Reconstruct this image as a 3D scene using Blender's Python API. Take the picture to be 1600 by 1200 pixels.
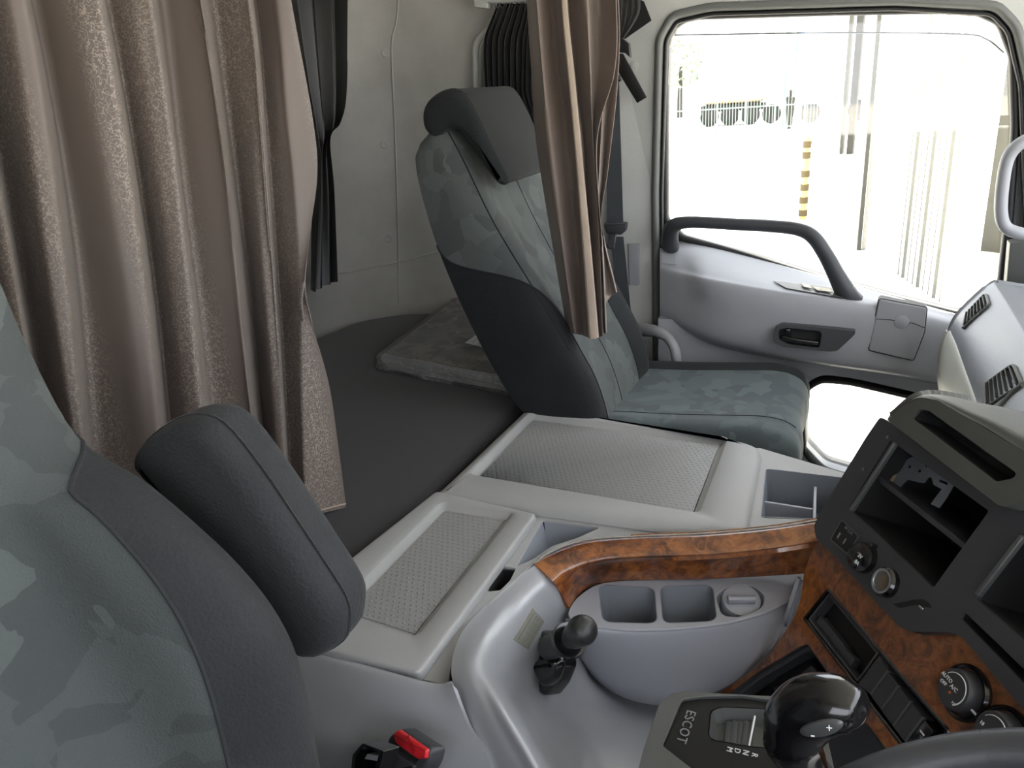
import bpy, bmesh, math, random
from mathutils import Vector, Matrix
from mathutils.bvhtree import BVHTree
from mathutils.geometry import delaunay_2d_cdt
from math import sin, cos, pi, radians
random.seed(7)
SC = bpy.context.scene
for _o in list(bpy.data.objects): bpy.data.objects.remove(_o)
# ------------------------------------------------------------------ camera
YV = Vector((540, -494, 1200)).normalized()
ZD = Vector((242, 3171, 1200)).normalized()
ZV = -(ZD - YV * ZD.dot(YV)).normalized()
XV = YV.cross(ZV)
# rows of R are the world axes written in camera space (x right, y down, z ahead)
R3 = Matrix((XV, YV, ZV))
FPX = 1200.0
def ray(px, py): return R3 @ Vector((px - 800, py - 600, FPX))
cam = bpy.data.cameras.new('camera'); camo = bpy.data.objects.new('camera', cam)
SC.collection.objects.link(camo); SC.camera = camo
cam.sensor_width = 36; cam.lens = 36 * FPX / 1600; cam.clip_start = 0.02; cam.clip_end = 500
M = Matrix.Identity(4)
cx, cy, cz = R3 @ Vector((1, 0, 0)), R3 @ Vector((0, -1, 0)), R3 @ Vector((0, 0, -1))
for i in range(3): M[i][0], M[i][1], M[i][2] = cx[i], cy[i], cz[i]
camo.matrix_world = M
# ------------------------------------------------------------------ light
W = bpy.data.worlds.new('world'); SC.world = W; W.use_nodes = True
wn = W.node_tree; bg = wn.nodes['Background']
bg.inputs[0].default_value = (0.90, 0.925, 1.0, 1); bg.inputs[1].default_value = 1.0
sun = bpy.data.lights.new('sun', 'SUN'); sun.energy = 9.0; sun.angle = radians(0.6); sun.color = (1.0, 0.96, 0.88)
suno = bpy.data.objects.new('sun', sun); SC.collection.objects.link(suno)
suno.rotation_euler = Vector((-0.24, -0.14, -0.95)).to_track_quat('-Z', 'Y').to_euler()
SC.view_settings.view_transform = 'Standard'; SC.view_settings.look = 'None'
SC.view_settings.exposure = 2.25; SC.view_settings.gamma = 1.0; SC.view_settings.use_curve_mapping = False
SC.cycles.max_bounces = 10; SC.cycles.diffuse_bounces = 6; SC.cycles.transparent_max_bounces = 16
# ------------------------------------------------------------------ materials
def lin(c):
    return tuple((x / 255 / 12.92) if x / 255 <= .04045 else ((x / 255 + .055) / 1.055) ** 2.4 for x in c) + (1,)
class NT:
    def __init__(s, name):
        s.m = bpy.data.materials.new(name); s.m.use_nodes = True; s.t = s.m.node_tree
        s.b = s.t.nodes['Principled BSDF']; s.tc = s.t.nodes.new('ShaderNodeTexCoord')
    def n(s, typ, **kw):
        nd = s.t.nodes.new(typ)
        for k, v in kw.items():
            if k.startswith('i_'):
                key = k[2:].replace('_', ' ')
                nd.inputs[key].default_value = v
            else: setattr(nd, k, v)
        return nd
    def l(s, a, b): s.t.links.new(a, b)
    def noise(s, scale, detail=3, rough=.5, dist=0, vec=None):
        nd = s.n('ShaderNodeTexNoise'); nd.inputs['Scale'].default_value = scale
        nd.inputs['Detail'].default_value = detail; nd.inputs['Roughness'].default_value = rough
        nd.inputs['Distortion'].default_value = dist
        s.l(vec or s.tc.outputs['Object'], nd.inputs['Vector']); return nd
    def ramp(s, fac, stops, interp='LINEAR'):
        r = s.n('ShaderNodeValToRGB'); r.color_ramp.interpolation = interp
        e = r.color_ramp.elements
        while len(e) < len(stops): e.new(0.5)
        for i, (p, c) in enumerate(stops): e[i].position = p; e[i].color = c
        s.l(fac, r.inputs[0]); return r
    def math(s, op, a, b=None, c=None):
        m = s.n('ShaderNodeMath', operation=op)
        for i, v in enumerate((a, b, c)):
            if v is None: continue
            if isinstance(v, (int, float)): m.inputs[i].default_value = v
            else: s.l(v, m.inputs[i])
        return m.outputs[0]
    def bump(s, h, strength=.3, dist=.001, normal=None):
        b = s.n('ShaderNodeBump'); b.inputs['Strength'].default_value = strength; b.inputs['Distance'].default_value = dist
        s.l(h, b.inputs['Height'])
        if normal: s.l(normal, b.inputs['Normal'])
        s.l(b.outputs[0], s.b.inputs['Normal']); return b.outputs[0]
    def set(s, **kw):
        for k, v in kw.items(): s.b.inputs[k.replace('_', ' ')].default_value = v
def g(v, a=1): return (v, v, v, a)
def plastic(name, col, rough=.5, metal=0, grain=900, bump=.25, coat=0, var=.06, spec=.5):
    t = NT(name); c = lin(col)
    nz = t.noise(6, 4)
    r = t.ramp(nz.outputs[0], [(.3, tuple(x * (1 - var) for x in c[:3]) + (1,)), (.7, tuple(min(1, x * (1 + var)) for x in c[:3]) + (1,))])
    t.l(r.outputs[0], t.b.inputs['Base Color'])
    t.set(Roughness=rough, Metallic=metal, Coat_Weight=coat, Coat_Roughness=.05, Specular_IOR_Level=spec)
    if bump:
        n2 = t.noise(grain, 2); t.bump(n2.outputs[0], bump, .0006)
    return t.m
def dotted(name, col):
    t = NT(name); t.set(Roughness=.5); c = lin(col); t.b.inputs['Base Color'].default_value = c
    sp = t.n('ShaderNodeSeparateXYZ'); t.l(t.tc.outputs['Object'], sp.inputs[0])
    S = 105.0
    y = t.math('MULTIPLY', sp.outputs[1], S)
    row = t.math('FLOOR', y)
    off = t.math('MULTIPLY', t.math('MODULO', t.math('ABSOLUTE', row), 2.0), .5)
    x = t.math('ADD', t.math('MULTIPLY', sp.outputs[0], S), off)
    fx = t.math('SUBTRACT', t.math('FRACT', x), .5); fy = t.math('SUBTRACT', t.math('FRACT', y), .5)
    d = t.math('SQRT', t.math('ADD', t.math('MULTIPLY', fx, fx), t.math('MULTIPLY', fy, fy)))
    h = t.math('SUBTRACT', 1.0, t.math('SMOOTH_MIN', t.math('MULTIPLY', d, 4.0), 1.0, .2))
    t.bump(h, .9, .0015)
    return t.m
def fabric(name, col, rough=.9, weave=1100, bump=.35, sheen=.3, var=.1, scale=12):
    t = NT(name); c = lin(col); nz = t.noise(scale, 4)
    r = t.ramp(nz.outputs[0], [(.3, tuple(x * (1 - var) for x in c[:3]) + (1,)), (.7, tuple(min(1, x * (1 + var)) for x in c[:3]) + (1,))])
    t.l(r.outputs[0], t.b.inputs['Base Color']); t.set(Roughness=rough, Sheen_Weight=sheen, Sheen_Roughness=.5, Specular_IOR_Level=.2)
    v = t.n('ShaderNodeTexVoronoi'); v.inputs['Scale'].default_value = weave * .4
    t.l(t.tc.outputs['Object'], v.inputs['Vector']); t.bump(v.outputs['Distance'], bump, .001)
    return t.m
def seat_pattern(name, dark, light, scale=26):
    t = NT(name)
    nz = t.noise(9, 2); mix = t.n('ShaderNodeMixRGB'); mix.inputs[0].default_value = .06
    t.l(t.tc.outputs['Object'], mix.inputs[1]); t.l(nz.outputs['Color'], mix.inputs[2])
    v = t.n('ShaderNodeTexVoronoi', distance='MANHATTAN'); v.inputs['Scale'].default_value = scale; t.l(mix.outputs[0], v.inputs['Vector'])
    v.inputs['Randomness'].default_value = 1.0
    sp = t.n('ShaderNodeSeparateColor'); t.l(v.outputs['Color'], sp.inputs[0])
    d, l_ = lin(dark), lin(light); m_ = tuple((a + b) / 2 for a, b in zip(d, l_))
    r = t.ramp(sp.outputs[0], [(0, d), (.38, m_), (.62, l_), (.85, m_)], 'CONSTANT')
    sc = t.noise(1.6, 1)
    t.l(r.outputs[0], t.b.inputs['Base Color']); t.set(Roughness=.85, Sheen_Weight=.12, Sheen_Roughness=.4, Specular_IOR_Level=.25)
    w = t.n('ShaderNodeTexVoronoi'); w.inputs['Scale'].default_value = 480; t.l(t.tc.outputs['Object'], w.inputs['Vector'])
    t.bump(w.outputs['Distance'], .4, .0012)
    return t.m
def brocade(name, base, line, band=7.0, lo=.42, nscale=215, mul=1.0):
    t = NT(name)
    nz = t.noise(nscale, 1.0, .5)
    a = t.math('ABSOLUTE', t.math('SUBTRACT', nz.outputs[0], .5))
    ln = t.math('LESS_THAN', a, .038)
    sp = t.n('ShaderNodeSeparateXYZ'); t.l(t.tc.outputs['Object'], sp.inputs[0])
    wv = t.math('SINE', t.math('MULTIPLY', t.math('ADD', sp.outputs[1], sp.outputs[0]), band * 6.28))
    bandm = t.math('MINIMUM', t.math('MAXIMUM', t.math('MULTIPLY', t.math('ADD', wv, .75), 1.1), 0.0), 1.0)
    big = t.noise(3, 1)
    f = t.math('MULTIPLY', t.math('MULTIPLY', ln, bandm), t.math('MULTIPLY', big.outputs[0], mul))
    mx = t.n('ShaderNodeMixRGB'); t.l(f, mx.inputs[0]); mx.inputs[1].default_value = lin(base); mx.inputs[2].default_value = lin(line)
    t.l(mx.outputs[0], t.b.inputs['Base Color'])
    t.set(Roughness=.5, Sheen_Weight=.12, Sheen_Roughness=.4, Specular_IOR_Level=.35)
    n2 = t.noise(1500, 2); t.bump(n2.outputs[0], .2, .0006)
    return t.m
def burl(name):
    t = NT(name)
    n0 = t.noise(9, 5, .6, 1.2); n1 = t.noise(34, 6, .65, 2.2)
    v = t.n('ShaderNodeTexVoronoi', feature='SMOOTH_F1'); v.inputs['Scale'].default_value = 26
    ad = t.n('ShaderNodeMixRGB'); ad.inputs[0].default_value = .12
    t.l(t.tc.outputs['Object'], ad.inputs[1]); t.l(n1.outputs['Color'], ad.inputs[2]); t.l(ad.outputs[0], v.inputs['Vector'])
    eye = t.ramp(v.outputs['Distance'], [(0.0, g(0)), (.22, g(.75)), (.4, g(1))])
    s = t.math('ADD', t.math('MULTIPLY', n0.outputs[0], .5), t.math('MULTIPLY', n1.outputs[0], .5))
    r = t.ramp(s, [(.34, lin((44, 21, 11))), (.43, lin((92, 48, 22))), (.52, lin((134, 78, 36))), (.64, lin((162, 102, 52)))])
    mx = t.n('ShaderNodeMixRGB', blend_type='MULTIPLY'); mx.inputs[0].default_value = .55
    t.l(r.outputs[0], mx.inputs[1]); t.l(eye.outputs[0], mx.inputs[2])
    t.l(mx.outputs[0], t.b.inputs['Base Color'])
    t.set(Roughness=.35, Coat_Weight=1, Coat_Roughness=.03, Specular_IOR_Level=.5)
    return t.m
def glass(name, tint=(1, 1, 1), gl=.06, crinkle=False):
    m = bpy.data.materials.new(name); m.use_nodes = True; t = m.node_tree; t.nodes.clear()
    o = t.nodes.new('ShaderNodeOutputMaterial'); a = t.nodes.new('ShaderNodeBsdfTransparent'); b = t.nodes.new('ShaderNodeBsdfGlossy')
    b.inputs['Roughness'].default_value = .03; a.inputs[0].default_value = tint + (1,)
    nz = t.nodes.new('ShaderNodeTexNoise'); nz.inputs['Scale'].default_value = 40
    mr = t.nodes.new('ShaderNodeMapRange'); mr.inputs[3].default_value = gl * .8; mr.inputs[4].default_value = gl * 1.2
    t.links.new(nz.outputs[0], mr.inputs[0])
    if crinkle:
        n2 = t.nodes.new('ShaderNodeTexNoise'); n2.inputs['Scale'].default_value = 55; n2.inputs['Detail'].default_value = 4; n2.inputs['Distortion'].default_value = 2
        tc = t.nodes.new('ShaderNodeTexCoord'); t.links.new(tc.outputs['Object'], n2.inputs['Vector'])
        bp = t.nodes.new('ShaderNodeBump'); bp.inputs['Strength'].default_value = 1; bp.inputs['Distance'].default_value = .012
        t.links.new(n2.outputs[0], bp.inputs['Height']); t.links.new(bp.outputs[0], b.inputs['Normal']); b.inputs['Roughness'].default_value = .12
    x = t.nodes.new('ShaderNodeMixShader'); t.links.new(mr.outputs[0], x.inputs[0])
    t.links.new(a.outputs[0], x.inputs[1]); t.links.new(b.outputs[0], x.inputs[2]); t.links.new(x.outputs[0], o.inputs[0]); return m
m_tray = plastic('tray_plastic', (150, 151, 152), .5, bump=.5, grain=500)
m_dots = dotted('dotted_plastic', (134, 135, 136))
m_silver = plastic('silver_console', (164, 167, 173), .34, .25, bump=.06)
m_bowl = plastic('bowl_plastic', (158, 161, 171), .45, bump=.15)
m_tub = plastic('tub_plastic', (122, 127, 136), .5, bump=.2)
m_door = plastic('door_plastic', (150, 152, 157), .5, bump=.3, grain=600)
m_dash = plastic('dash_plastic', (130, 133, 138), .42, .15, bump=.6, grain=420)
m_cream = plastic('cream_plastic', (196, 197, 188), .45, bump=.3, grain=500)
m_felt = plastic('wall_felt', (162, 161, 157), .95, bump=.9, grain=260, var=.1)
m_pillar = plastic('pillar_trim', (172, 173, 170), .85, bump=.8, grain=300)
m_seal = plastic('grey_rubber', (96, 98, 96), .6, bump=.1)
m_black = plastic('black_plastic', (58, 59, 63), .45, bump=.3, grain=700)
m_blackg = plastic('gloss_black', (18, 18, 20), .18, coat=.5, bump=0)
m_panel = plastic('satin_black', (22, 22, 23), .42, bump=.1, spec=.2)
m_void = plastic('void_black', (17, 17, 18), .7, bump=.1)
m_knob = plastic('grained_knob', (34, 35, 36), .38, bump=.7, grain=420)
m_rubber = plastic('black_rubber', (24, 24, 25), .55, bump=.1)
m_hood = plastic('hood_plastic', (74, 75, 73), .5, bump=.4, grain=600)
m_bezel = plastic('bezel_grey', (88, 90, 90), .32, .3, bump=.05)
m_chrome = plastic('chrome', (190, 192, 196), .22, .9, bump=0)
m_steel = plastic('zinc_steel', (128, 132, 140), .4, .6, bump=.1)
m_wood = burl('burl_wood')
m_bunk = fabric('bunk_vinyl', (50, 50, 53), .6, 900, .15, .15, .08, 5)
m_sdark = fabric('seat_dark', (34, 36, 38), .85, 900, .5, .04)
m_sdark2 = fabric('driver_seat_dark', (48, 50, 52), .8, 700, .6, .06)
m_spat = seat_pattern('seat_pattern', (70, 74, 74), (84, 89, 88), 24)
m_spat2 = seat_pattern('driver_seat_pattern', (69, 74, 74), (84, 90, 89), 22)
m_spat3 = seat_pattern('cushion_pattern', (74, 82, 85), (90, 99, 101), 26)
m_brown = brocade('brown_brocade', (97, 88, 83), (158, 149, 138), 5.0)
m_brown2 = brocade('brown_velour', (112, 100, 93), (150, 138, 128), 9.0, .1, 700, .8)
m_hem = fabric('brown_hem', (150, 136, 122), .8, 900, .2)
m_bcurt = plastic('black_vinyl', (15, 16, 17), .35, bump=.5, grain=350)
m_bcloth = fabric('black_cloth', (20, 20, 22), .9)
m_strap = fabric('belt_webbing', (62, 66, 70), .7, 1500, .4)
m_red = plastic('red_button', (205, 40, 48), .3, bump=0)
m_white = plastic('white_print', (225, 228, 230), .5, bump=0)
m_grey_print = plastic('grey_print', (120, 122, 124), .5, bump=0)
m_orange = plastic('orange_mark', (220, 100, 40), .5, bump=0)
m_label = plastic('clear_label', (150, 150, 140), .25, .35, bump=.6, grain=160)
m_glass = glass('window_glass', (.97, .98, .97), .05)
m_bag = glass('plastic_bag', (.97, .97, .98), .32, True)
m_fold = fabric('folded_cloth', (120, 122, 122), .8, 900, .3)
m_foldp = seat_pattern('folded_pattern', (84, 86, 84), (112, 114, 110), 24)
m_paper = plastic('paper', (188, 188, 192), .7, bump=0)
m_foam = plastic('foam', (110, 96, 78), 1, bump=1, grain=200)
# outdoor
m_ground = plastic('concrete_yard', (196, 192, 182), .9, bump=.3, grain=40)
m_bwall = plastic('white_cladding', (238, 236, 228), .6, bump=0)
m_bgrey = plastic('post_and_shaded_wall', (70, 69, 62), .8, bump=0)
m_rib_shade = plastic('rib_shade_grey', (112, 112, 104), .8, bump=0)
m_dark = plastic('dark_gap', (52, 50, 46), .8, bump=0)
m_yel = plastic('yellow_paint', (232, 205, 120), .6, bump=0)
m_blk = plastic('black_band', (92, 78, 48), .7, bump=0)
m_fence = plastic('fence_metal', (120, 135, 130), .5, .3, bump=0)
m_tank = plastic('tank_tan', (205, 182, 146), .5, bump=0)
m_truck = plastic('truck_white', (128, 134, 138), .4, bump=0)
m_blue = plastic('blue_paint', (120, 135, 165), .4, bump=0)
m_leaf = plastic('foliage', (120, 130, 110), .8, bump=0)
m_tyre = plastic('tyre', (30, 30, 30), .8, bump=0)
# ------------------------------------------------------------------ build helpers
LOC = {}
def V(*a): return Vector(a)
def P(px, py, x=None, y=None, z=None):
    d = ray(px, py)
    t = (x / d.x) if x is not None else (y / d.y) if y is not None else (z / d.z)
    return d * t
def link(o): SC.collection.objects.link(o)
def thing(name, label, cat, loc, group=None, kind=None):
    o = bpy.data.objects.new(name, None); link(o); o.location = loc; o.empty_display_size = .05
    o['label'] = label; o['category'] = cat
    if group: o['group'] = group
    if kind: o['kind'] = kind
    LOC[o.name] = Vector(loc); return o
def tag(o, label, cat, group=None):
    o['label'] = label; o['category'] = cat
    if group: o['group'] = group
    return o
BV = {}
def obj(name, vf, mat, parent=None, sharp=35, kind=None, sub=0, bevel=0, label=None, recalc=True, seg=2):
    bm = bmesh.new()
    for v in vf[0]: bm.verts.new(v)
    bm.verts.ensure_lookup_table()
    for f in vf[1]:
        try: bm.faces.new([bm.verts[i] for i in f])
        except ValueError: pass
    bmesh.ops.remove_doubles(bm, verts=bm.verts, dist=1e-5)
    if recalc: bmesh.ops.recalc_face_normals(bm, faces=bm.faces)
    me = bpy.data.meshes.new(name)
    base = LOC[parent.name] if parent else None
    if base is None:
        cs = [v.co for v in bm.verts]
        base = Vector((sum(c.x for c in cs) / len(cs), sum(c.y for c in cs) / len(cs), min(c.z for c in cs)))
    wv = [v.co.copy() for v in bm.verts]; wf = [[v.index for v in f.verts] for f in bm.faces]
    for v in bm.verts: v.co -= base
    bm.to_mesh(me); bm.free()
    me.shade_smooth(); me.set_sharp_from_angle(angle=radians(sharp))
    o = bpy.data.objects.new(name, me); link(o); me.materials.append(mat)
    if parent: o.parent = parent
    else: o.location = base
    LOC[o.name] = base
    if kind: o['kind'] = kind
    if label: o['label'] = label
    if bevel:
        b = o.modifiers.new('bevel', 'BEVEL'); b.width = bevel; b.segments = seg; b.limit_method = 'ANGLE'; b.angle_limit = radians(38)
    if sub:
        s = o.modifiers.new('sub', 'SUBSURF'); s.levels = s.render_levels = sub
    BV[o.name] = (wv, wf)
    return o
def join(*vfs):
    v, f = [], []
    for a in vfs:
        k = len(v); v += list(a[0]); f += [[i + k for i in q] for q in a[1]]
    return v, f
def hit(px, py, *objs, lift=.0015):
    d = ray(px, py).normalized(); best = None
    for o in objs:
        bv = BV[o.name]
        if not isinstance(bv, BVHTree): bv = BV[o.name] = BVHTree.FromPolygons(bv[0], bv[1])
        h = bv.ray_cast(Vector((0, 0, 0)), d)
        if h[0] is not None and (best is None or h[3] < best[3]): best = h
    if best is None: raise RuntimeError('no hit %s %s' % (px, py))
    n = best[1]
    if n.dot(d) > 0: n = -n
    return best[0] + n * lift
class Fr:
    def __init__(s, o, a, b):
        s.o = Vector(o); s.a = Vector(a).normalized(); s.n = s.a.cross(Vector(b)).normalized(); s.b = s.n.cross(s.a)
    def px(s, x, y, d=0):
        r = ray(x, y); o = s.o + s.n * d; t = o.dot(s.n) / r.dot(s.n); p = r * t - s.o
        return (p.dot(s.a), p.dot(s.b))
    def w(s, p, d=0): return s.o + s.a * p[0] + s.b * p[1] + s.n * d
    def pxs(s, pts, d=0): return [s.px(x, y, d) for x, y in pts]
def area2(p): return sum(p[i][0] * p[(i + 1) % len(p)][1] - p[(i + 1) % len(p)][0] * p[i][1] for i in range(len(p))) / 2
def ccw(p): return p if area2(p) > 0 else p[::-1]
def rp(pts, r=.01, n=5):
    out = []; N = len(pts)
    for i in range(N):
        a, b, c = Vector(pts[i - 1]), Vector(pts[i]), Vector(pts[(i + 1) % N])
        rr = r[i] if isinstance(r, (list, tuple)) else r
        d1, d2 = (a - b), (c - b); l1 = min(rr, d1.length * .48); l2 = min(rr, d2.length * .48)
        q0, q2 = b + d1.normalized() * l1, b + d2.normalized() * l2
        for k in range(n + 1):
            t = k / n; out.append(tuple(q0 * (1 - t) ** 2 + b * 2 * t * (1 - t) + q2 * t * t))
    return out
def off2(p, d):
    """offset a counter-clockwise polygon outward by d"""
    out = []; N = len(p)
    for i in range(N):
        a, b, c = Vector(p[i - 1]), Vector(p[i]), Vector(p[(i + 1) % N])
        e1, e2 = (b - a), (c - b)
        if e1.length < 1e-7: e1 = e2
        if e2.length < 1e-7: e2 = e1
        n1, n2 = Vector((e1.y, -e1.x)).normalized(), Vector((e2.y, -e2.x)).normalized()
        m = (n1 + n2); m = m.normalized() if m.length > 1e-6 else n1
        k = max(.5, m.dot(n1)); out.append(tuple(b + m * (d / k)))
    return out
def loft(loops, cap0=False, cap1=True, closed=True):
    n = len(loops[0]); v = [p for l in loops for p in l]; f = []
    for k in range(len(loops) - 1):
        for i in range(n if closed else n - 1):
            j = (i + 1) % n; f.append([k * n + i, k * n + j, (k + 1) * n + j, (k + 1) * n + i])
    if cap0: f.append(list(range(n))[::-1])
    if cap1: f.append([(len(loops) - 1) * n + i for i in range(n)])
    return v, f
def inside(p, L):
    c = False; x, y = p
    for i in range(len(L)):
        (x1, y1), (x2, y2) = L[i - 1], L[i]
        if (y1 > y) != (y2 > y) and x < (x2 - x1) * (y - y1) / (y2 - y1) + x1: c = not c
    return c
def plate(F, outer, holes=(), d0=0, d1=-.01):
    loops = []
    for L in [outer] + list(holes):
        L = ccw(list(L)); q = []
        for p in L:
            if not q or (Vector(p) - Vector(q[-1])).length > 1e-5: q.append(p)
        if (Vector(q[0]) - Vector(q[-1])).length <= 1e-5: q.pop()
        loops.append(q)
    vs, es = [], []
    for L in loops:
        k = len(vs); vs += [Vector(p) for p in L]; es += [(k + i, k + (i + 1) % len(L)) for i in range(len(L))]
    ov, oe, of, *_r = delaunay_2d_cdt(vs, es, [], 0, 1e-7)
    f = []
    for q in of:
        c = sum((ov[i] for i in q), Vector((0, 0))) / len(q)
        if inside(c, loops[0]) and not any(inside(c, h) for h in loops[1:]): f.append(list(q))
    n = len(ov); v = [F.w(p, d0) for p in ov] + [F.w(p, d1) for p in ov]
    fs = f + [[i + n for i in q][::-1] for q in f]
    for L in loops:
        k = len(v); m = len(L); v += [F.w(p, d0) for p in L] + [F.w(p, d1) for p in L]
        fs += [[k + i, k + (i + 1) % m, k + m + (i + 1) % m, k + m + i] for i in range(m)]
    return v, fs
def well(F, loop, d0, d1, shrink=.0, wall=.0015):
    """open-topped thin tub hanging below a hole"""
    L = ccw(list(loop)); B = off2(L, -shrink)
    o1, o2 = off2(L, wall), off2(B, wall)
    return loft([[F.w(p, d1 - wall) for p in o2], [F.w(p, d0) for p in o1], [F.w(p, d0) for p in L], [F.w(p, d1) for p in B]], True, True)
def prism(F, outer, d0, d1, soft=0, seg=3):
    L = ccw(list(outer))
    if soft:
        lo = []; s = 1 if d0 > d1 else -1
        for k in range(seg + 1):
            a = pi / 2 * k / seg; lo.append([F.w(p, d1 + s * soft * (1 - sin(a))) for p in off2(L, -soft * (1 - cos(pi / 2 - a)) if 0 else -soft * (1 - sin(a)))] if 0 else [F.w(p, d1 + s * soft * (1 - cos(a))) for p in off2(L, -soft * (1 - sin(a)))])
        hi = []
        for k in range(seg + 1):
            a = pi / 2 * k / seg; hi.append([F.w(p, d0 - s * soft * (1 - sin(a))) for p in off2(L, -soft * (1 - cos(a)))])
        return loft(lo + hi, True, True)
    return loft([[F.w(p, d1) for p in L], [F.w(p, d0) for p in L]], True, True)
def cr(p0, p1, p2, p3, t):
    return p1 * (1) + (p2 - p0) * (.5 * t) + (p0 * 2 - p1 * 5 + p2 * 4 - p3) * (.5 * t * t) + (p1 * 3 - p0 - p2 * 3 + p3) * (.5 * t ** 3)
def crv(P_, t, closed=False):
    n = len(P_)
    if closed:
        i = int(math.floor(t)); f = t - i; return cr(P_[(i - 1) % n], P_[i % n], P_[(i + 1) % n], P_[(i + 2) % n], f)
    t = max(0, min(n - 1, t)); i = min(int(t), n - 2); f = t - i
    a = P_[i - 1] if i > 0 else P_[0] * 2 - P_[1]; d = P_[i + 2] if i + 2 < n else P_[-1] * 2 - P_[-2]
    return cr(a, P_[i], P_[i + 1], d, f)
def spl(P_, n): return [crv(P_, (len(P_) - 1) * k / n) for k in range(n + 1)]
def patch(rows, nu, nv, thick=0):
    """rows: list of rows of points; smooth grid; thick builds a closed sheet"""
    A = [spl(r, nu) for r in rows]; cols = [spl([A[r][c] for r in range(len(A))], nv) for c in range(nu + 1)]
    v = [cols[c][r] for r in range(nv + 1) for c in range(nu + 1)]
    return sheet(v, nu, nv, thick)
def sheet(v, nu, nv, thick=0, away=Vector((0, 0, 0))):
    w = nu + 1
    f = [[r * w + c, r * w + c + 1, (r + 1) * w + c + 1, (r + 1) * w + c] for r in range(nv) for c in range(nu)]
    if not thick: return v, f
    N = [Vector() for _ in v]
    for q in f:
        n = (v[q[2]] - v[q[0]]).cross(v[q[3]] - v[q[1]])
        for i in q: N[i] += n
    out = []
    for i, p in enumerate(v):
        n = N[i].normalized()
        if n.dot(p - away) < 0: n = -n
        out.append(p + n * thick)
    k = len(v); f2 = [[i + k for i in q][::-1] for q in f]; sd = []
    B = [c for c in range(w)] + [r * w + nu for r in range(1, nv + 1)] + [nv * w + c for c in range(nu - 1, -1, -1)] + [r * w for r in range(nv - 1, 0, -1)]
    for i in range(len(B)): sd.append([B[i - 1], B[i], B[i] + k, B[i - 1] + k])
    return v + out, f + f2 + sd
def tube(path, r, n=12, seg=None, up=None, flat=1.0, smooth=True, caps=True):
    pts = spl([Vector(p) for p in path], seg or (len(path) - 1) * 6) if smooth else [Vector(p) for p in path]
    rs = r if isinstance(r, (list, tuple)) else None; loops = []; prev = None
    for i, p in enumerate(pts):
        t = (pts[min(i + 1, len(pts) - 1)] - pts[max(i - 1, 0)]).normalized()
        if up is not None: a = (Vector(up) - t * t.dot(Vector(up))).normalized()
        elif prev is None: a = t.orthogonal().normalized()
        else: a = (prev - t * t.dot(prev)).normalized()
        prev = a; b = t.cross(a)
        if rs:
            u = i / (len(pts) - 1) * (len(rs) - 1); j = min(int(u), len(rs) - 2); rr = rs[j] + (rs[j + 1] - rs[j]) * (u - j)
        else: rr = r
        loops.append([p + a * (cos(2 * pi * k / n) * rr * flat) + b * (sin(2 * pi * k / n) * rr) for k in range(n)])
    return loft(loops, caps, caps)
def lathe(o, ax, prof, n=32, up=None):
    """prof: list of (radius, height along ax)"""
    o = Vector(o); ax = Vector(ax).normalized(); a = (Vector(up) - ax * ax.dot(Vector(up))).normalized() if up else ax.orthogonal().normalized(); b = ax.cross(a)
    return loft([[o + ax * h + a * (cos(2 * pi * k / n) * r) + b * (sin(2 * pi * k / n) * r) for k in range(n)] for r, h in prof], True, True)
def box(lo, hi):
    x0, y0, z0 = lo; x1, y1, z1 = hi
    v = [V(x, y, z) for x in (x0, x1) for y in (y0, y1) for z in (z0, z1)]
    return v, [[0, 1, 3, 2], [4, 6, 7, 5], [0, 4, 5, 1], [2, 3, 7, 6], [0, 2, 6, 4], [1, 5, 7, 3]]
def fbox(F, c, sx, sy, d0, d1, r=.002):
    x, y = c
    return prism(F, rp([(x - sx / 2, y - sy / 2), (x + sx / 2, y - sy / 2), (x + sx / 2, y + sy / 2), (x - sx / 2, y + sy / 2)], r, 3), d0, d1, min(.0015, abs(d0 - d1) * .4))
def text(s, o, a, b, size, mat, parent, depth=.0003, name='lettering', spacing=1.0):
    cu = bpy.data.curves.new('t', 'FONT'); cu.body = s; cu.size = size; cu.extrude = depth; cu.align_x = 'CENTER'; cu.align_y = 'CENTER'; cu.resolution_u = 3
    cu.space_character = spacing
    to = bpy.data.objects.new('t', cu); link(to); dg = bpy.context.evaluated_depsgraph_get(); dg.update()
    me = bpy.data.meshes.new_from_object(to.evaluated_get(dg)); bpy.data.objects.remove(to)
    a = Vector(a).normalized(); n = a.cross(Vector(b)).normalized(); b = n.cross(a)
    vs = [Vector(o) + a * v.co.x + b * v.co.y + n * v.co.z for v in me.vertices]; fs = [list(p.vertices) for p in me.polygons]
    bpy.data.meshes.remove(me)
    return obj(name, (vs, fs), mat, parent, recalc=False)
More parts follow.
